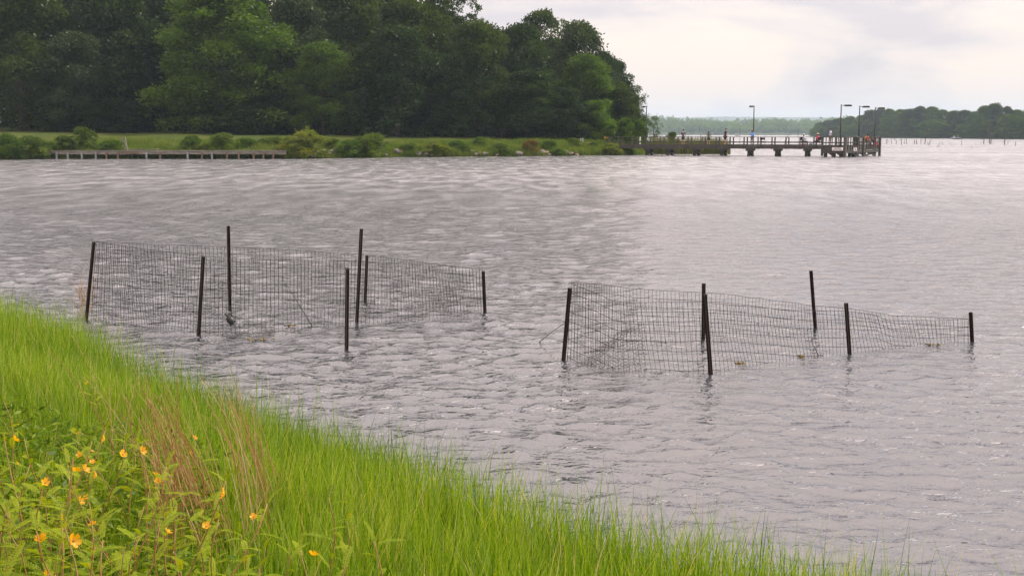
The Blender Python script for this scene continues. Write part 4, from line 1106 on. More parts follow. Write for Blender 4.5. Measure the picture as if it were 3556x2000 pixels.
MB().lathe([(.34, .9), (.34, .95), (.2, 1.0), (.02, 1.02)], q, 18).build('lid', M['black'], tb, smooth=True)

# ------------------------------------------------------------------ trees of the right far shore
k = 0
kinds = ['bright', 'olive', 'grey', 'bright']  # mostly lighter leaf colours, haze paling put into the far crowns
def far_top(x):
    return float(np.interp(x, [2840, 2880, 2930, 2965, 3010, 3030, 3060, 3110, 3150, 3190, 3230, 3260, 3300, 3320, 3360, 3390, 3420, 3450, 3480, 3520, 3600, 3800],
                           [430, 418, 408, 396, 398, 382, 378, 386, 374, 372, 366, 378, 388, 380, 384, 386, 370, 366, 370, 377, 380, 372]))
rr = random.Random(3)
tops = []
x = 2846.0
while x < 3640:
    tops.append(x); x += rr.uniform(30, 42)
def far_base(x, back):
    yb = float(np.interp(x, [p[0] for p in RS_PX], [p[1] for p in RS_PX])); g = gp(x, yb); d = Vector((g.x, g.y, 0)).normalized()
    return g + d * back
for k, x in enumerate(tops):
    b0 = far_base(x, 16 + rr.uniform(0, 14)); h = pd(x, far_top(x) + rr.uniform(-4, 9), b0.y).z
    lab = '%s %s skyline tree from the pier on the right far shore' % (ORD[k // 4], ['pale green', 'olive green', 'grey-green', 'dull green'][k % 4])
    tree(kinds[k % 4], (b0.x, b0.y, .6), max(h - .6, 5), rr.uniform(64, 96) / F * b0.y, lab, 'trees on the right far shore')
x = 2838.0; k = 0
while x < 3620:
    b0 = far_base(x, 3 + rr.uniform(0, 5)); h = rr.uniform(.40, .72) * pd(x, far_top(x), b0.y).z
    tree(['bright', 'olive', 'olive', 'small', 'bright'][k % 5], (b0.x, b0.y, .2), max(h, 4), rr.uniform(58, 92) / F * b0.y, '%s low %s waterside tree from the pier on the right far shore' % (ORD[k // 5], ['yellow-green', 'olive', 'dark', 'bushy', 'dull green'][k % 5]), 'low waterside trees on the right far shore', trunk=False)  # low far trees also coloured lighter to imitate haze
    x += rr.uniform(24, 34); k += 1

# the far middle shore reads as one wood
rg = np.random.default_rng(21)
Vs, Qs, T, b0 = [], [], [], 0
for row, (back, nn) in enumerate(((4, 120), (50, 110), (160, 100), (330, 100))):
    for _ in range(nn):
        x = rg.uniform(2130, 2960)
        ytop = np.interp(x, [2130, 2230, 2290, 2345, 2400, 2470, 2530, 2590, 2640, 2690, 2710, 2760, 2810, 2860, 2960], [404, 403, 405, 411, 413, 416, 421, 414, 417, 413, 414, 420, 415, 412, 408])
        frac = (.55, .8, .95, 1.0)[row]
        g = gp(x, 469.4); d = Vector((g.x, g.y, 0)).normalized(); c = g + d * (back + rg.uniform(0, 40))
        h = (pd(x, ytop, c.y).z) * frac * rg.uniform(.86, 1.04); R = rg.uniform(5, 9)
        n = 210; dr = rg.normal(0, 1, (n, 3)); dr[:, 2] = np.abs(dr[:, 2]) * .9 - .3; dr[:, 1] -= .5; dr /= np.linalg.norm(dr, axis=1, keepdims=True)
        lump = 1 + .22 * np.sin(dr[:, 0] * 5 + rg.uniform(0, 6)) * np.sin(dr[:, 2] * 6 + rg.uniform(0, 6))
        P = np.array([c.x, c.y, h * .5]) + dr * np.array([R, R, h * .52]) * lump[:, None]
        P[:, 2] = np.maximum(P[:, 2], .3)
        V, Qd = leaves(P, dr, 2.3, rg, .6, .7); Vs.append(V); Qs.append(Qd + b0); b0 += len(V); T.append(np.repeat(np.clip(rg.uniform(.3, .9) + rg.normal(0, .1, n), 0, 1), 4))
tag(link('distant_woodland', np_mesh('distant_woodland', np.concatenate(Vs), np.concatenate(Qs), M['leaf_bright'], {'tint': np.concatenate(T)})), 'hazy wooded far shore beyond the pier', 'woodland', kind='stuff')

# ------------------------------------------------------------------ dead trees and stumps in the lake
def snag(paths, label, cat='dead tree', name='dead_tree'):
    """each path: list of (x, y) photo pixels from its foot upward, then the radius at the foot in pixels"""
    bx, by = paths[0][0][0]
    g = gp(bx, by); Y = g.y
    t = None
    for i, (pts, r) in enumerate(paths):
        P = [pd(x, y, Y) for x, y in pts]
        if i == 0: P[0] = Vector((g.x, Y, -.8)) if len(P) > 1 else P[0]
        rm = r / F * Y
        rad = [rm * (1 - .62 * j / (len(P) - 1)) for j in range(len(P))]
        for j in range(1, len(P)): P[j].y += random.uniform(-.25, .25)
        bb = MB().tube(P, rad, 7)
        if len(paths) == 1:
            o = bb.build(name, M['dead_wood'], origin=(g.x, Y, 0), smooth=True); tag(o, label, cat, 'dead timber standing in the lake'); return o
        if t is None: t = thing(name, (g.x, Y, 0), label, cat, 'dead timber standing in the lake')
        bb.build('trunk' if i == 0 else 'branch', M['dead_wood'], t, smooth=True)
    return t
for paths, label in [
    ([([(3059, 498), (3059, 475)], .9)], 'thin straight dead pole just right of the pier end'),
    ([([(3079, 498), (3079, 488)], 1.7), ([(3079, 489), (3080, 479)], .6)], 'short thick stump with a thin spike, second dead tree right of the pier'),
    ([([(3084, 496), (3084, 491), (3082, 484)], .7), ([(3084, 491), (3087, 487)], .5)], 'small forked dead twig beside the spiked stump'),
    ([([(3098, 498), (3095, 488), (3094, 478), (3096, 463)], .9)], 'curved thin dead trunk leaning left near the pier'),
    ([([(3110, 498), (3113, 490), (3107, 484), (3100, 479)], 1.1), ([(3108, 485), (3104, 479)], .6)], 'dead trunk bent sharply to the left like an elbow'),
    ([([(3131.5, 504), (3131.5, 490), (3131, 476)], 1.3), ([(3131.5, 491), (3120, 484)], .5), ([(3131.3, 486), (3125, 479)], .5)], 'upright dead trunk with bare branches reaching left'),
    ([([(3141.5, 499), (3141.5, 485)], 1.1)], 'short straight dead post left of a taller bare trunk'),
    ([([(3148, 499), (3148, 473)], 1.3), ([(3148, 484), (3138, 480)], .45)], 'tall straight bare trunk beside the short dead post'),
    ([([(3173, 499), (3175.5, 486)], 2.0)], 'left of a pair of thick dark stumps'),
    ([([(3182, 499), (3183, 493), (3182, 486)], 2.1)], 'right of a pair of thick dark stumps, with a pointed top'),
    ([([(3198, 503), (3199, 489), (3196, 479)], 1.0), ([(3199, 489), (3206, 480)], .7)], 'Y-shaped dead tree right of the pair of stumps'),
    ([([(3211, 499), (3213, 486), (3215, 474), (3219, 455), (3221, 442)], 1.6), ([(3213, 485), (3218, 472), (3222, 450)], .9)], 'tall twin-stemmed dead tree rising against the hazy shore'),
    ([([(3220, 503), (3220.5, 487)], .7)], 'thin dead stick right of the twin-stemmed dead tree'),
    ([([(3224, 504.5), (3224.5, 497)], 1.6)], 'low dark stump at the foot of a branching snag'),
    ([([(3228, 504), (3229, 491), (3237, 483)], 1.0), ([(3228.5, 496), (3239, 490)], .5), ([(3229, 491), (3232, 485)], .5)], 'branching snag leaning right in the middle of the dead timber'),
    ([([(3255, 510.5), (3255.5, 505)], 1.7)], 'low broken stump nearest the viewer left of the slanted stick'),
    ([([(3259, 510), (3262, 500), (3264, 493)], .8), ([(3263, 495), (3268, 491)], .4)], 'slanted dead stick beside the low broken stump'),
    ([([(3273, 503.5), (3273, 495)], 1.6)], 'lone knobbly round stump left of the boat'),
    ([([(3299, 503), (3298, 493)], .6), ([(3299.5, 503), (3302, 498)], .4)], 'small twig pair under the left end of the boat'),
    ([([(3305, 505), (3305.5, 501)], 1.2)], 'tiny dark stump below the boat'),
    ([([(3313, 505), (3313, 498)], .8)], 'tiny upright twig below the boat'),
    ([([(3340, 505), (3340, 482)], 1.1)], 'straight pale dead post just right of the boat'),
    ([([(3375.5, 517), (3375.5, 505)], .8), ([(3375.5, 511), (3366, 511)], .4)], 'cross-shaped stick standing nearest in the open water on the right'),
    ([([(3387, 505), (3390, 502), (3386, 500)], .7)], 'small twisted root right of the cross-shaped stick'),
    ([([(3401, 505), (3407, 497), (3412, 490)], .6)], 'slanted thin stick left of the thick dead post'),
    ([([(3416, 498.5), (3416.5, 482), (3416.5, 470)], 1.7)], 'thick dead post left of the tall leaning dead tree'),
    ([([(3438, 499), (3437, 484), (3435, 462), (3427, 443), (3421, 423)], 1.7), ([(3429, 448), (3421, 461)], .5), ([(3437, 488), (3425, 498)], .7), ([(3435, 460), (3441, 452)], .4)], 'tallest dead tree, curving left at the top, on the right of the lake'),
    ([([(3441.5, 498.5), (3442, 485), (3441.5, 468)], 1.6)], 'straight dead trunk tight beside the tallest dead tree'),
    ([([(3451, 499), (3450, 491)], .6)], 'short thin stick right of the tallest dead tree'),
    ([([(3489, 503), (3489, 480), (3490, 455), (3491, 430)], 1.6), ([(3488, 494), (3473, 491)], .7), ([(3490, 490), (3499, 484)], .6), ([(3490, 466), (3500, 457)], .4), ([(3491, 488), (3484, 483)], .4)], 'tall straight dead tree with side branches near the right edge'),
    ([([(3493, 503), (3499, 496), (3502, 487)], .6)], 'curved stick at the foot of the tall straight dead tree'),
    ([([(3503.5, 501), (3503, 487)], .7)], 'thin upright stick right of the tall straight dead tree'),
    ([([(3525.5, 507), (3526, 498), (3526.5, 489)], 1.2)], 'rightmost crooked dead post in the lake'),
    ([([(2434, 500), (2433, 470), (2430, 455), (2429.5, 438)], .9)], 'thin bare pole rising behind the pier between the first two people'),
    ([([(2569, 502), (2570, 470), (2570, 455), (2567, 430)], .9)], 'wavy bare pole rising behind the pier right of the person in dark clothes'),
    ([([(2657, 498), (2657, 475), (2656.5, 449)], .5)], 'needle-thin bare pole behind the empty chair'),
    ([([(2722, 502), (2727, 490), (2737, 474), (2744, 465), (2748.5, 456)], .9), ([(2726, 492), (2729, 476), (2730, 465)], .6), ([(2733, 480), (2737, 462)], .4)], 'spray of bare branches rising behind the pier in a fan'),
    ([([(2771, 505), (2771.5, 470), (2772.5, 451), (2778.5, 446)], .8)], 'hooked bare pole behind the pier left of the seated people'),
    ([([(2779, 502), (2780, 485), (2783.5, 468)], .7)], 'short dark pole just left of the seated person in lavender'),
]:
    snag(paths, label)

# boats
def boat(x0, x1, y, label, crew):
    g = gp((x0 + x1) / 2, y); Y = g.y; L = (x1 - x0) / F * Y
    t = thing('boat', (g.x, Y, 0), label, 'boat')
    sec = []
    for q, (wd, hh, kz) in zip(np.linspace(-.5, .5, 7), ((.05, .62, .3), (.55, .52, .02), (.8, .46, -.12), (.88, .44, -.15), (.88, .42, -.15), (.85, .42, -.14), (.8, .42, -.12))):
        sec.append([(q * L, -wd, hh), (q * L, -wd * .75, kz + .05), (q * L, 0, kz), (q * L, wd * .75, kz + .05), (q * L, wd, hh)])
    b = MB(); vs = [p for s in sec for p in s]; fs = []
    for i in range(6):
        for j in range(4): fs.append((i * 5 + j, i * 5 + j + 1, i * 5 + j + 6, i * 5 + j + 5))
    fs += [(30, 31, 32, 33, 34), (4, 3, 2, 1, 0)]
    for i in range(6): fs.append((i * 5, i * 5 + 5, i * 5 + 9, i * 5 + 4))
    b.add(vs, fs); link('hull', b.mesh('hull', M['boat_hull']), t)
    link('gunwale', MB().tube([s[0] for s in sec], .05, 5).tube([s[4] for s in sec], .05, 5).mesh('gunwale', M['boat_white']), t)
    link('outboard_motor', MB().box((L * .54, 0, .55), (.28, .3, .42)).box((L * .56, 0, .1), (.12, .12, .7)).mesh('outboard_motor', M['black']), t)
    link('console', MB().box((-.1 * L, 0, .62), (.5, .9, .35)).mesh('console', M['boat_white']), t)
    for q, sh, lab in crew:
        person(Vector((g.x + q * L, Y, .1)), math.pi / 2 if q < 0 else -math.pi / 2, lab, 'skin_light', sh, 'c_greypant', hat=('cap', 'c_white'), sit=True, arms='front', legs='long', group='people in the boat')
boat(3299, 3336, 483, 'low grey fishing boat with two people in front of the right far shore', [(-.14, 'c_white', 'seated person in pale clothes toward the left in the grey boat'), (.22, 'c_blue', 'seated person in blue toward the right in the grey boat')])
boat(2551, 2566, 472.6, 'tiny distant boat behind the pier near the far shore', [])

# ------------------------------------------------------------------ wire enclosures in the near water
def tpost(parent, top, bot, Yb=None, sink=.5, facing=0.0, label=None):
    """top, bot: photo pixels of the post's top and of where it meets the water"""
    g = gp(*bot); a = g; c = pd(top[0], top[1], g.y - random.uniform(0, .05))
    d = (c - a).normalized(); a = a - d * sink
    sx = Vector((math.cos(facing), math.sin(facing), 0)); sy = d.cross(sx).normalized(); sx = sy.cross(d)
    b = MB(); L = (c - a).length; mid = (a + c) / 2
    b.box(mid, (.046, .008, L), axes=Matrix((sx, sy, d)).transposed())
    b.box(mid - sy * .021, (.008, .034, L - .004), axes=Matrix((sx, sy, d)).transposed())
    q = .05
    while q < L - sink * .6:
        b.box(c - d * q + sy * .010, (.02, .012, .016), axes=Matrix((sx, sy, d)).transposed()); q += .054
    o = b.build('post', M['rust_post'], parent)
    return g
def wire_tubes(b, pts, r, n=3):
    b.tube(pts, r, n, cap=False)
def wall(parent, way, seed, wob=.014, r=.0025):
    """way: list of (base pixel, top pixel); welded 5 x 10 cm mesh hangs from the top edge down into the water"""
    rg = random.Random(seed)
    B, Tp = [], []
    for bp2, tp in way:
        g = gp(*bp2); B.append(g); Tp.append(pd(tp[0], tp[1], g.y))
    cum = [0]
    for i in range(1, len(B)): cum.append(cum[-1] + ((B[i] - B[i - 1]).length + (Tp[i] - Tp[i - 1]).length) / 2)
    L = cum[-1]
    def at(s, arr):
        for i in range(1, len(cum)):
            if s <= cum[i] + 1e-6:
                f = (s - cum[i - 1]) / max(cum[i] - cum[i - 1], 1e-6); return arr[i - 1].lerp(arr[i], f)
        return arr[-1].copy()
    nrm = (B[-1] - B[0]).cross(Vector((0, 0, 1))).normalized()
    ph = [rg.uniform(0, 6.28) for _ in range(4)]
    def pos(s, h):                                        # h metres below the top edge
        t, a = at(s, Tp), at(s, B); d = (a - t).normalized()
        w = wob * (math.sin(s * 2.1 + ph[0] + h * 2) + .8 * math.sin(s * 5.3 + ph[1] - h * 5) + .5 * math.sin(s * 11 + ph[2]))
        return t + d * h + nrm * w + Vector((0, 0, .3 * w * math.sin(h * 3 + ph[3])))
    b = MB(); n = max(2, int(L / .052))
    for k in range(n + 1):
        s = L * k / n; hgt = (at(s, B) - at(s, Tp)).length + .06
        m = 5; wire_tubes(b, [pos(s, hgt * j / m) for j in range(m + 1)], r * .9)
    h = 0.0; hmax = max((at(L * k / 12, B) - at(L * k / 12, Tp)).length for k in range(13))
    while h < hmax:
        run = []
        for k in range(0, n + 1):
            s = L * k / n
            if h <= (at(s, B) - at(s, Tp)).length + .02: run.append(pos(s, h))
            else:
                if len(run) > 1: wire_tubes(b, run, r * 1.1)
                run = []
        if len(run) > 1: wire_tubes(b, run, r * 1.1)
        h += .102
    return b.build('wire_mesh', M['wire'], parent)
def hexpatch(parent, c00, c10, c11, c01, mask, cell=.036, seed=0, wob=.03, r=.0016):
    rg = random.Random(seed); ph = [rg.uniform(0, 6.28) for _ in range(4)]
    W_ = ((c10 - c00).length + (c11 - c01).length) / 2; H_ = ((c01 - c00).length + (c11 - c10).length) / 2
    nrm = (c10 - c00).cross(c01 - c00).normalized(); b = MB(); seen = set()
    def P(x, y):
        u, v = x / W_, y / H_
        p = c00.lerp(c10, u).lerp(c01.lerp(c11, u), v)
        w = wob * (math.sin(u * 6 + ph[0] + v * 3) + .7 * math.sin(v * 9 + ph[1]) + .5 * math.sin(u * 17 + v * 11 + ph[2]))
        return p + nrm * w + Vector((0, 0, w * .3))
    s = cell * .58
    for i in range(int(W_ / (s * 1.5)) + 1):
        for j in range(int(H_ / cell) + 1):
            cx, cy = i * 1.5 * s, j * cell + (cell / 2 if i % 2 else 0)
            hx = [(cx + s * math.cos(a * math.pi / 3), cy + s * math.sin(a * math.pi / 3)) for a in range(6)]
            if not (0 <= cx <= W_ and 0 <= cy <= H_ and mask(cx / W_, cy / H_)): continue
            for a in range(6):
                p, q = hx[a], hx[(a + 1) % 6]; key = tuple(sorted([(round(p[0], 3), round(p[1], 3)), (round(q[0], 3), round(q[1], 3))]))
                if key in seen: continue
                seen.add(key); b.tube([P(*p), P(*q)], r, 3, cap=False)
    return b.build('chicken_wire', M['hexwire'], parent)

encl = thing('wire_enclosure', gp(797, 1120), 'left wire mesh plant enclosure on rusty posts, reaching the grassy bank', 'fence')
A_ = ((300, 1108), (326, 840)); B_ = ((690, 1162), (706, 891)); C_ = ((799.5, 1076), (794, 785)); E_ = ((1239, 1122), (1255, 795)); F_ = ((1268, 1049), (1274.5, 887.5)); G_ = ((1684, 1087), (1678, 942)); D_ = ((1203.5, 1212), (1206.5, 933))
for i, q in enumerate((A_, B_, C_, D_, E_, F_, G_)): tpost(encl, q[1], q[0], facing=random.uniform(-.5, .5))
wall(encl, [((318, 1110), (334, 841)), ((500, 1138), (475, 861)), ((600, 1152), (610, 879)), ((695, 1162), (702, 888))], 1)
wall(encl, [((695, 1162), (702, 888)), ((800, 1156), (802, 898)), ((1000, 1148), (1000, 902)), ((1120, 1132), (1120, 904)), ((1241, 1120), (1248, 908))], 2)
wall(encl, [((1241, 1120), (1248, 908)), ((1400, 1112), (1400, 914)), ((1550, 1098), (1545, 926)), ((1682, 1086), (1677, 937))], 3)
wall(encl, [((318, 1110), (332, 840)), ((460, 1098), (460, 845)), ((620, 1088), (600, 851)), ((797, 1076), (795, 858))], 4)
wall(encl, [((797, 1076), (795, 858)), ((1000, 1064), (1000, 867)), ((1150, 1056), (1150, 877)), ((1268, 1049), (1270, 884))], 5)
wall(encl, [((1268, 1049), (1270, 884)), ((1400, 1058), (1390, 900)), ((1540, 1072), (1520, 919)), ((1682, 1086), (1677, 937))], 6)
g1, g2 = gp(700, 1164), gp(900, 1152)
hexpatch(encl, Vector((g1.x, g1.y - .03, -.03)), Vector((g2.x, g2.y - .03, -.03)), pd(880, 985, g2.y - .1), pd(708, 905, g1.y - .05), lambda u, v: v < .95 - 1.35 * abs(u - .35 * v) and random.random() < .93, .034, 2, .05)
g3, g4 = gp(845, 1186), gp(960, 1172)
hexpatch(encl, Vector((g3.x, g3.y, -.02)), Vector((g4.x, g4.y, -.02)), pd(950, 1110, g4.y + .55), pd(800, 1090, g3.y + .6), lambda u, v: v < .55, .036, 5, .045)
g5, g6 = gp(1510, 1062), gp(1610, 1066)
hexpatch(encl, Vector((g5.x, g5.y, -.02)), Vector((g6.x, g6.y, -.02)), pd(1590, 985, g6.y), pd(1540, 985, g5.y), lambda u, v: v < 1.0 - abs(u - .4), .034, 8, .04)

encr = thing('wire_enclosure', gp(2468, 1250), 'right wire mesh plant enclosure with sagging top wires in open water', 'fence')
H_ = ((1957, 1248), (1979, 1000)); I_ = ((2442, 1178), (2444, 984)); J_ = ((2468, 1297), (2447, 1022)); K_ = ((2831, 1142), (2816, 940)); L_ = ((2950, 1226), (2938, 1052)); M_ = ((3375, 1185), (3370, 1084))
for q in (H_, I_, J_, K_, L_, M_): tpost(encr, q[1], q[0], facing=random.uniform(-.5, .5))
wall(encr, [((1968, 1250), (1982, 985)), ((2060, 1268), (2058, 1014)), ((2130, 1276), (2129, 1047)), ((2240, 1284), (2200, 1052)), ((2360, 1289), (2330, 1050)), ((2462, 1290), (2440, 1049))], 11)
wall(encr, [((2462, 1290), (2445, 1049)), ((2600, 1270), (2560, 1060)), ((2760, 1250), (2740, 1076)), ((2950, 1224), (2939, 1081))], 12)
wall(encr, [((2950, 1224), (2939, 1081)), ((3060, 1212), (3020, 1088)), ((3110, 1207), (3085, 1112)), ((3250, 1196), (3240, 1116)), ((3376, 1184), (3376, 1107))], 13)
wall(encr, [((1968, 1246), (1978, 983)), ((2060, 1225), (2060, 984)), ((2130, 1208), (2125, 990)), ((2180, 1200), (2178, 1002)), ((2320, 1188), (2310, 1010)), ((2442, 1178), (2442, 1016))], 14)
wall(encr, [((2442, 1178), (2444, 1016)), ((2560, 1168), (2570, 1028)), ((2700, 1154), (2710, 1047)), ((2831, 1142), (2820, 1061))], 15)
wall(encr, [((2831, 1142), (2822, 1060)), ((2960, 1150), (2950, 1072)), ((3080, 1158), (3060, 1088)), ((3120, 1162), (3100, 1096)), ((3250, 1172), (3240, 1102)), ((3376, 1184), (3374, 1107))], 16)
g1, g2 = gp(1996, 1266), gp(2238, 1284)
hexpatch(encr, Vector((g1.x, g1.y - .03, -.02)), Vector((g2.x, g2.y - .03, -.02)), pd(2236, 1118, g2.y + .05), pd(1996, 1118, g1.y + .05), lambda u, v: v < max(.04, 1.15 * u - .02), .036, 9, .02)
g1b, g2b = gp(2005, 1262), gp(2190, 1270)
hexpatch(encr, Vector((g1b.x, g1b.y, -.02)), pd(2190, 1122, g2b.y), pd(2196, 1148, g2b.y - .06), Vector((g1b.x + .12, g1b.y - .06, -.02)), lambda u, v: True, .03, 12, .03)

def stick(a, c, r, label, name='stick', mat='dead_wood'):
    o = MB().tube([a, (a + c) / 2 + Vector((0, 0, .01)), c], [r, r * .8, r * .5], 6).build(name, M[mat], origin=a, smooth=True)
    return tag(o, label, 'stick')
g = gp(1085, 1134); stick(g, pd(978, 964, g.y + .1), .006, 'thin dark stick leaning diagonally against the left enclosure')
g = gp(1873, 1187); stick(Vector((g.x, g.y, .0)) , pd(1984, 1106, gp(1957, 1248).y - .05), .007, 'thin stick sticking out left from the right enclosure corner post', mat='pale_bark')
g = gp(2842, 1234); stick(g, pd(2818, 1190, g.y + .05), .005, 'short dark stick in the water by the right enclosure front')
for j, (x, y, w, lab) in enumerate([(2782, 1241, 12, 'small yellow floating leaf scrap caught in the right enclosure'), (3240, 1199, 52, 'yellow-brown mat of floating leaves inside the right end of the enclosure'), (2570, 1266, 40, 'dark floating twig scrap at the right enclosure front wire'), (1010, 1134, 46, 'floating green-brown weed scrap at the left enclosure wire'), (905, 1181, 100, 'mat of brown leaf litter caught in crumpled chicken wire')]):
    g = gp(x, y); b = MB(); wm = w / F * g.y
    for q in range(14):
        c = g + Vector((random.uniform(-.5, .5) * wm, random.uniform(-.04, .04), .008 + random.uniform(0, .012)))
        b.blob(c, (random.uniform(.012, .035), random.uniform(.01, .02), .006), q, .3, 1, (random.uniform(-.4, .4), random.uniform(-.4, .4), random.uniform(0, 3)))
    tag(b.build('floating_leaves', M['algae'], origin=g, smooth=True), lab, 'debris', kind='thing')

# turtle climbing on the chicken wire
tY = gp(800, 1158).y
tp = pd(802, 1112, tY - .06)
tur = thing('turtle', tp, 'small dark turtle with raised head clinging to the chicken wire', 'turtle')
ax = Vector((-.55, .10, .83)).normalized()                       # nose direction, up and to the left
nr = Vector((-.35, -.85, .12)); nr = (nr - ax * nr.dot(ax)).normalized(); sd = ax.cross(nr).normalized()
MT = Matrix((sd, ax, nr)).transposed()
def tblob(b, c, r, s=0, a=0.0):
    o = MB().blob((0, 0, 0), r, s, a, 2)
    return b.add([tp + MT @ (Vector(v) + Vector(c)) for v in o.v], o.f)
b = MB(); tblob(b, (0, 0, .018), (.046, .064, .032), 2, .05); b.build('shell', M['shell'], tur, smooth=True)
b = MB(); tblob(b, (0, 0, .0), (.040, .060, .014))
b.tube([tp + MT @ Vector((0, .045, .01)), tp + MT @ Vector((0, .075, .016)), tp + MT @ Vector((0, .095, .022)), tp + MT @ Vector((0, .114, .025))], [.013, .011, .013, .006], 8)
b.tube([tp + MT @ Vector((0, -.05, 0)), tp + MT @ Vector((.004, -.075, 0)), tp + MT @ Vector((.008, -.095, -.004))], [.010, .007, .003], 6)
for sx in (-1, 1):
    for sy, yy in ((1, .035), (-1, -.035)):
        b.tube([tp + MT @ Vector((sx * .03, yy, 0)), tp + MT @ Vector((sx * .048, yy + sy * .01, -.008)), tp + MT @ Vector((sx * .052, yy + sy * .026, -.012))], [.012, .009, .005], 6)
b.build('body', M['shell'], tur, smooth=True)
# tuft of weed on the corner post
n = 60; g = gp(300, 1100)
rg = np.random.default_rng(8)
P = np.stack([g.x + rg.normal(0, .05, n), g.y + rg.normal(0, .05, n), rg.uniform(-.05, .3, n)], -1)
V, Qd, m = blades(P, rg.uniform(.2, .55, n), np.full(n, .006), np.zeros(3), rg, 3, 1.4)
tag(link('dry_weed', np_mesh('dry_weed', V, Qd, M['straw'], {'tint': np.repeat(rg.uniform(0, 1, n), m)})), 'brown dry weed tangled round the leaning corner post of the left enclosure', 'weed')

# ------------------------------------------------------------------ near bank vegetation
rg = np.random.default_rng(77)
def in_view(X, Y, pad=.9):
    return (np.abs(X) < Y * (1778 / F) * 1.03 + pad) & (Y > 1.6)
def grass_points(n, x0, x1, y0, y1, smin):
    X = rg.uniform(x0, x1, n); Y = rg.uniform(y0, y1, n); s = s_near(X, Y)
    k = in_view(X, Y) & (s > smin)
    return X[k], Y[k], s[k]
Xs, Ys_, Ss = [], [], []
for (n, x0, x1, y0, y1) in ((118000, -4.5, 3.2, 3.0, 9.0), (66000, -6, 0, 8.0, 13.0), (36000, -9.5, -2, 12.5, 21)):
    X, Y, s = grass_points(n, x0, x1, y0, y1, -.75)
    k = rg.uniform(0, 1, len(X)) < np.interp(s, [-.75, -.35, 0, .4], [.02, .12, .42, 1.0]) * np.clip(.75 + .8 * vnoise(X * 3.1, Y * 3.1, 6), .12, 1)
    Xs.append(X[k]); Ys_.append(Y[k]); Ss.append(s[k])
X, Y, s = np.concatenate(Xs), np.concatenate(Ys_), np.concatenate(Ss)
n = len(X)
patch = vnoise(X * 1.1, Y * 1.1, 12)
H = (.40 + .07 * patch) * rg.uniform(.55, 1.25, n) * np.interp(s, [-.7, 0, 1.2, 3], [.95, 1.0, .92, .8])
H = np.where(rg.uniform(0, 1, n) < np.interp(s, [0, .6], [.10, .025]), H * 1.4, H)
V, Qd, m = blades(np.stack([X, Y, np.maximum(z_near(X, Y), -.15) - .03], -1), H, rg.uniform(.005, .0095, n), np.array([.02, .0, 0]), rg, 3, .40)
tint = np.clip(.44 + .16 * patch + rg.normal(0, .26, n) + .06 * vnoise(X * .4, Y * .4, 2) - .16 * (s < .15), 0, .95)  # water's-edge blades tinted darker: backlit shade put into their colour
tint = np.where(rg.uniform(0, 1, n) < .05 + .04 * patch, 1.15, tint)
tag(link('shore_grass', np_mesh('shore_grass', V, Qd, M['grass'], {'tint': np.repeat(tint, m)})), 'dense bright green grass on the near bank', 'grass', kind='stuff')

# low weeds under the wildflowers, lower left
n = 30000
X = rg.uniform(-3.2, 1.0, n); Y = rg.uniform(2.2, 7.0, n)
wmask = (CX + F * X / Y < 700 + 250 * vnoise(X * 3, Y * 3, 5)) & in_view(X, Y, .9) & (s_near(X, Y) > .9)
X, Y = X[wmask], Y[wmask]; n = len(X)
P = np.stack([X, Y, z_near(X, Y) + rg.uniform(.02, 1, n) ** .7 * .36], -1)
D = rg.normal(0, 1, (n, 3)); D[:, 2] = np.abs(D[:, 2]) * .6
V, Qd = leaves(P, D, .045, rg, .3, .32)
tag(link('low_weeds', np_mesh('low_weeds', V, Qd, M['weed'], {'tint': np.repeat(rg.uniform(.1, .9, n), 4)})), 'tangle of small green leaves under the yellow wildflowers', 'weeds', kind='stuff')

# feathery-leaved yellow wildflowers
def pinnate(name, L, pairs, wid, seed):
    r2 = random.Random(seed); V, Qd, T = [], [], []
    droop = r2.uniform(.25, .5)
    c = lambda t: Vector((0, L * t, L * (.18 * t - droop * t * t)))
    for k in range(pairs):
        t = .14 + .86 * k / (pairs - 1); p = c(t); w = wid * (math.sin(math.pi * (.12 + .83 * t)) ** .6)
        for sx in (-1, 1):
            tip = p + Vector((sx * w, w * .42, -.08 * w + r2.uniform(-.1, .1) * w)); d = (tip - p); lat = Vector((0, L / pairs * .46, .0))
            b0 = len(V)
            V += [p, p.lerp(tip, .5) - lat + Vector((0, 0, .03 * w)), tip, p.lerp(tip, .5) + lat + Vector((0, 0, .03 * w))]; Qd.append((b0, b0 + 1, b0 + 2, b0 + 3)); T += [r2.uniform(.3, .6)] * 4
    for k in range(5):
        p, q = c(k / 5), c((k + 1) / 5); b0 = len(V); o = Vector((L * .012, 0, 0)); V += [p - o, q - o, q + o, p + o]; Qd.append((b0, b0 + 1, b0 + 2, b0 + 3)); T += [.9] * 4
    return np_mesh(name, np.array([tuple(v) for v in V]), Qd, M['pea_leaf'], {'tint': T})
LEAF = [pinnate('leaf', .082, 12, .0125, 1), pinnate('leaf', .064, 10, .011, 2), pinnate('leaf', .105, 14, .0135, 3)]
def flower_mesh():
    V, Qd, T = [], [], []
    for k in range(5):
        a = k / 5 * 6.283; R3 = Matrix.Rotation(a, 3, 'Z'); sz = 1.25 if k == 0 else 1.0
        rows = [(.002, .0, .002), (.010, .006, .007), (.017, .0125, .0085), (.0215, .017, .004)]
        b0 = len(V)
        for rr_, zz, ww in rows:
            for sx in (-1, 0, 1): V.append(R3 @ Vector((sx * ww * sz, rr_ * sz, zz * .75 + (.003 if sx else 0)))); T.append(random.uniform(.2, .9))
        for i in range(3):
            for j in range(2): Qd.append((b0 + i * 3 + j, b0 + i * 3 + j + 1, b0 + i * 3 + j + 4, b0 + i * 3 + j + 3))
    return np_mesh('flower', np.array([tuple(v) for v in V]), Qd, M['petal'], {'tint': T})
FLOWER = flower_mesh()
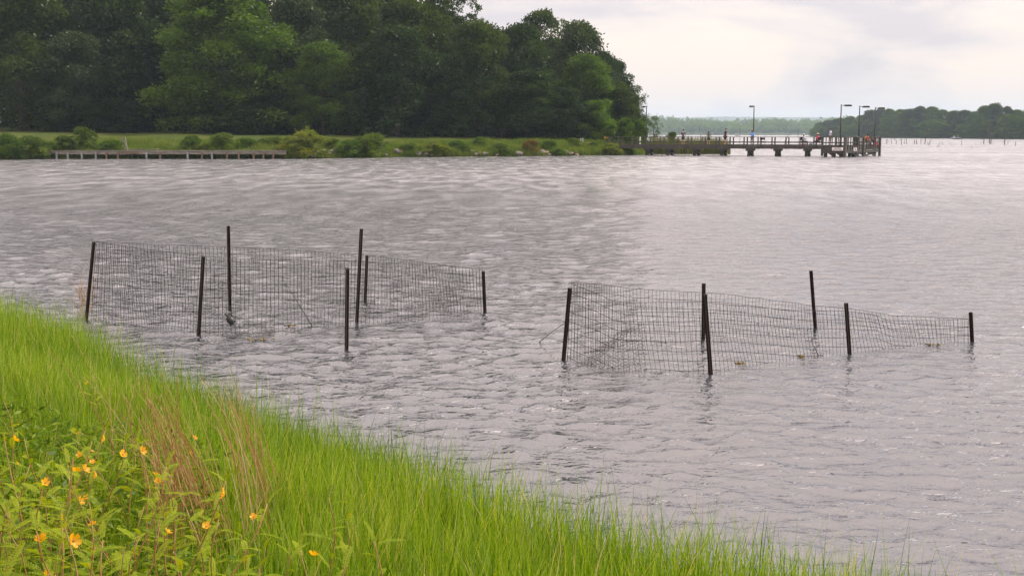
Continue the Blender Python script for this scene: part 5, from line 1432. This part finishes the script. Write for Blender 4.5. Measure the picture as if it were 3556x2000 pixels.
STAMEN = MB().tube([(0, 0, .002), (0, .001, .010)], [.0028, .001], 5).mesh('stamens', M['c_hat'])
def pea_proto(seed, h, flowers):
    r2 = random.Random(seed)
    t = bpy.data.objects.new('wildflower_plant', None); COL.objects.link(t)
    ax_, ay_ = r2.uniform(-.25, .25), r2.uniform(-.2, .2); zz = r2.uniform(.012, .02)
    def c(q): return Vector((ax_ * h * q * q + zz * math.sin(q * 9), ay_ * h * q * q, h * q))
    link('stem', MB().tube([c(q / 9) for q in range(10)], [.0040 - .0023 * q / 9 for q in range(10)], 5).mesh('stem', M['pea_stem'], smooth=True), t)
    a = r2.uniform(0, 6.28); q = .22
    while q < 1.0:
        p = c(q); o = link('leaf', LEAF[r2.randrange(3)], t, p, (r2.uniform(.05, .75), r2.uniform(-.35, .35), a), [r2.uniform(.8, 1.15) * (1 if q < .85 else .75)] * 3)
        a += 2.4 + r2.uniform(-.5, .5); q += r2.uniform(.035, .06)
    link('leaf', LEAF[1], t, c(1.0), (1.1, 0, a), (.8, .8, .8))
    for k in range(flowers):
        q = .93 - .13 * k; p = c(q); fa = r2.uniform(0, 6.28)
        f = link('flower', FLOWER, t, p + Vector((math.cos(fa) * .022, math.sin(fa) * .022 - .012, .012)), (r2.uniform(.5, 1.3), r2.uniform(-.5, .5), r2.uniform(-.8, .8)), [r2.uniform(.42, .68)] * 3)
        link('stamens', STAMEN, f)
    return t
PROTO = [pea_proto(100 + i, 0.62, f) for i, f in enumerate((0, 0, 0, 1, 1, 2, 2))]
used = set()
LAB_F = 'yellow-flowered wildflower with feathery leaves in the clump at lower left'
LAB_N = 'feathery-leaved wildflower without open flowers in the clump at lower left'
def plant(i, X, Y, h, label, group):
    o = PROTO[i] if i not in used else copy_tree(PROTO[i])
    used.add(i)
    sc = h / .62
    o.location = (X, Y, float(z_near(X, Y)) - .01); o.rotation_euler = (random.uniform(-.18, .10), random.uniform(-.10, .22), random.uniform(0, 6.28)); o.scale = (max(sc, .9) if sc > 1 else 1, max(sc, .9) if sc > 1 else 1, sc)
    return tag(o, label, 'wildflower', group)
def plant_px(i, x, y, h, label, group):
    r = ray(x, y)
    for Y in np.arange(1.9, 9, .02):                        # where the sight line passes at plant height over the bank
        X = r.x / r.y * Y
        if EYE + r.z / r.y * Y <= float(z_near(X, Y)) + h * .97: break
    return plant(i, X, Y, h, label, group)
GF, GN = 'yellow wildflowers at lower left', 'feathery plants at lower left'
for k, (x, y) in enumerate([(337, 1317), (20, 1532), (110, 1528), (203, 1522), (328, 1558), (462, 1540), (578, 1525), (555, 1568), (10, 1635), (125, 1585), (175, 1640), (240, 1645), (450, 1618), (420, 1682), (145, 1695), (420, 1758), (490, 1808), (588, 1805), (303, 1873), (330, 1905), (470, 1880), (300, 1425), (70, 1700), (560, 1700)]):
    plant_px(3 + k % 4, x, y, random.uniform(.52, .72), 'single tall yellow-flowered wildflower highest above the grass on the left' if k == 0 else LAB_F, GF)
plant_px(3, 1215, 1950, .62, 'yellow-flowered wildflower at the bottom edge beside tall pale green shoots', None)
plant_px(4, 1640, 1935, .55, 'lone wildflower at the bottom edge near the middle of the photo', None)
plant_px(3, 760, 1985, .55, 'wildflower with one orange-yellow bloom at the bottom edge under the dry stalks', None)
for k, (x, y) in enumerate([(1120, 1745), (1185, 1820), (960, 1870), (1010, 1910), (860, 1880), (1290, 1960), (1180, 1925)]):
    plant_px(k % 3, x, y, random.uniform(.6, .75), '%s feathery shoot without flowers from the left along the bottom edge' % ['third', 'fourth', 'second', 'fifth', 'first', 'last', 'sixth'][k], 'feathery shoots along the bottom edge')
cnt = 0
while cnt < 74:
    x, y = random.uniform(-260, 780), random.uniform(1400, 2050)
    if y < 1400 + max(0, x - 250) * .55 or random.random() > np.interp(y, [1400, 1600, 1900], [.3, .8, 1]): continue
    plant_px(cnt % 3, x, y, random.uniform(.38, .66), LAB_N, GN); cnt += 1

# dry rust-coloured grass stalks
def stalk(base, tip, r, seed):
    r2 = random.Random(seed); m1 = base.lerp(tip, .55) + Vector((0, 0, (tip - base).length * .10)); m1.x = base.x + (tip.x - base.x) * .35
    pts = []
    for q in range(9):
        t = q / 8; pts.append(base * (1 - t) ** 2 + m1 * 2 * t * (1 - t) + tip * t * t)
    b = MB().tube(pts, [r * (1 - .75 * q / 8) for q in range(9)], 4)
    for q in range(4, 9):                                   # seed-head bristles and dry leaf bits
        p = pts[q]; d = (pts[q] - pts[q - 1]).normalized(); s = d.orthogonal().normalized()
        for k in range(2):
            a = Matrix.Rotation(r2.uniform(0, 6.28), 3, d) @ s; L = r2.uniform(.015, .035); w = d.cross(a) * .0014
            p2 = p - d * r2.uniform(0, .05); b.add([p2 - w, p2 + w, p2 + d * L + a * L * .22], [(0, 1, 2)])
    return b, r2.uniform(.1, .95)
def clump(label, roots, tips, n, seed):
    r2 = random.Random(seed); root0 = None; t = None
    for k in range(n):
        rx, ry = r2.choice(roots); rx += r2.gauss(0, 46); ry += r2.gauss(0, 34)
        r = ray(rx, ry)
        for Y in np.arange(2.5, 9, .02):
            X = r.x / r.y * Y
            if EYE + r.z / r.y * Y <= float(z_near(X, Y)) + .12: break
        base = Vector((X, Y, float(z_near(X, Y)) - .02))
        if t is None: t = thing('dry_grass_clump', base, label, 'dry grass', 'clumps of dry rust-coloured grass')
        tx, ty = r2.choice(tips); tx += r2.gauss(0, 42); ty += r2.gauss(0, 50)
        tip = pd(tx, ty, Y + r2.uniform(-.12, .22))
        bb, tn = stalk(base, tip, r2.uniform(.0024, .0040), seed * 100 + k)
        o = bb.build('stalk', M['straw'], t)
        at = o.data.attributes.new('tint', 'FLOAT', 'POINT'); at.data.foreach_set('value', np.full(len(o.data.vertices), tn, dtype=np.float32))
clump('large clump of rust-coloured dry grass stalks arching left beside the wildflowers', [(700, 1900), (760, 1870), (820, 1900), (660, 1960), (640, 1850)], [(560, 1430), (490, 1440), (600, 1420), (540, 1320), (470, 1490), (620, 1500), (560, 1520), (450, 1410)], 72, 1)
clump('right-hand tall clump of rust-coloured dry stalks in front of the green grass', [(930, 1830), (960, 1800), (900, 1880), (990, 1790)], [(725, 1345), (790, 1400), (760, 1420), (840, 1480), (880, 1420), (770, 1350)], 36, 2)
clump('few thin dry stalks bending left among the wildflowers', [(420, 1700), (470, 1660), (520, 1720)], [(215, 1175), (300, 1350), (340, 1485), (500, 1400), (430, 1330)], 14, 3)

# ------------------------------------------------------------------ haze over the lake
hz = MB().box((0, 3150, 58.5), (13400, 7200, 125)).build('haze', bpy.data.materials.new('haze'))
hm = hz.data.materials[0]; hm.use_nodes = True; nt = hm.node_tree; nt.nodes.clear()
out = nt.nodes.new('ShaderNodeOutputMaterial'); pv = nt.nodes.new('ShaderNodeVolumePrincipled')
pv.inputs['Color'].default_value = (0.66, 0.82, 1.0, 1); pv.inputs['Density'].default_value = 0.00018; pv.inputs['Anisotropy'].default_value = 0.0
nt.links.new(pv.outputs[0], out.inputs['Volume'])
tag(hz, kind='stuff')
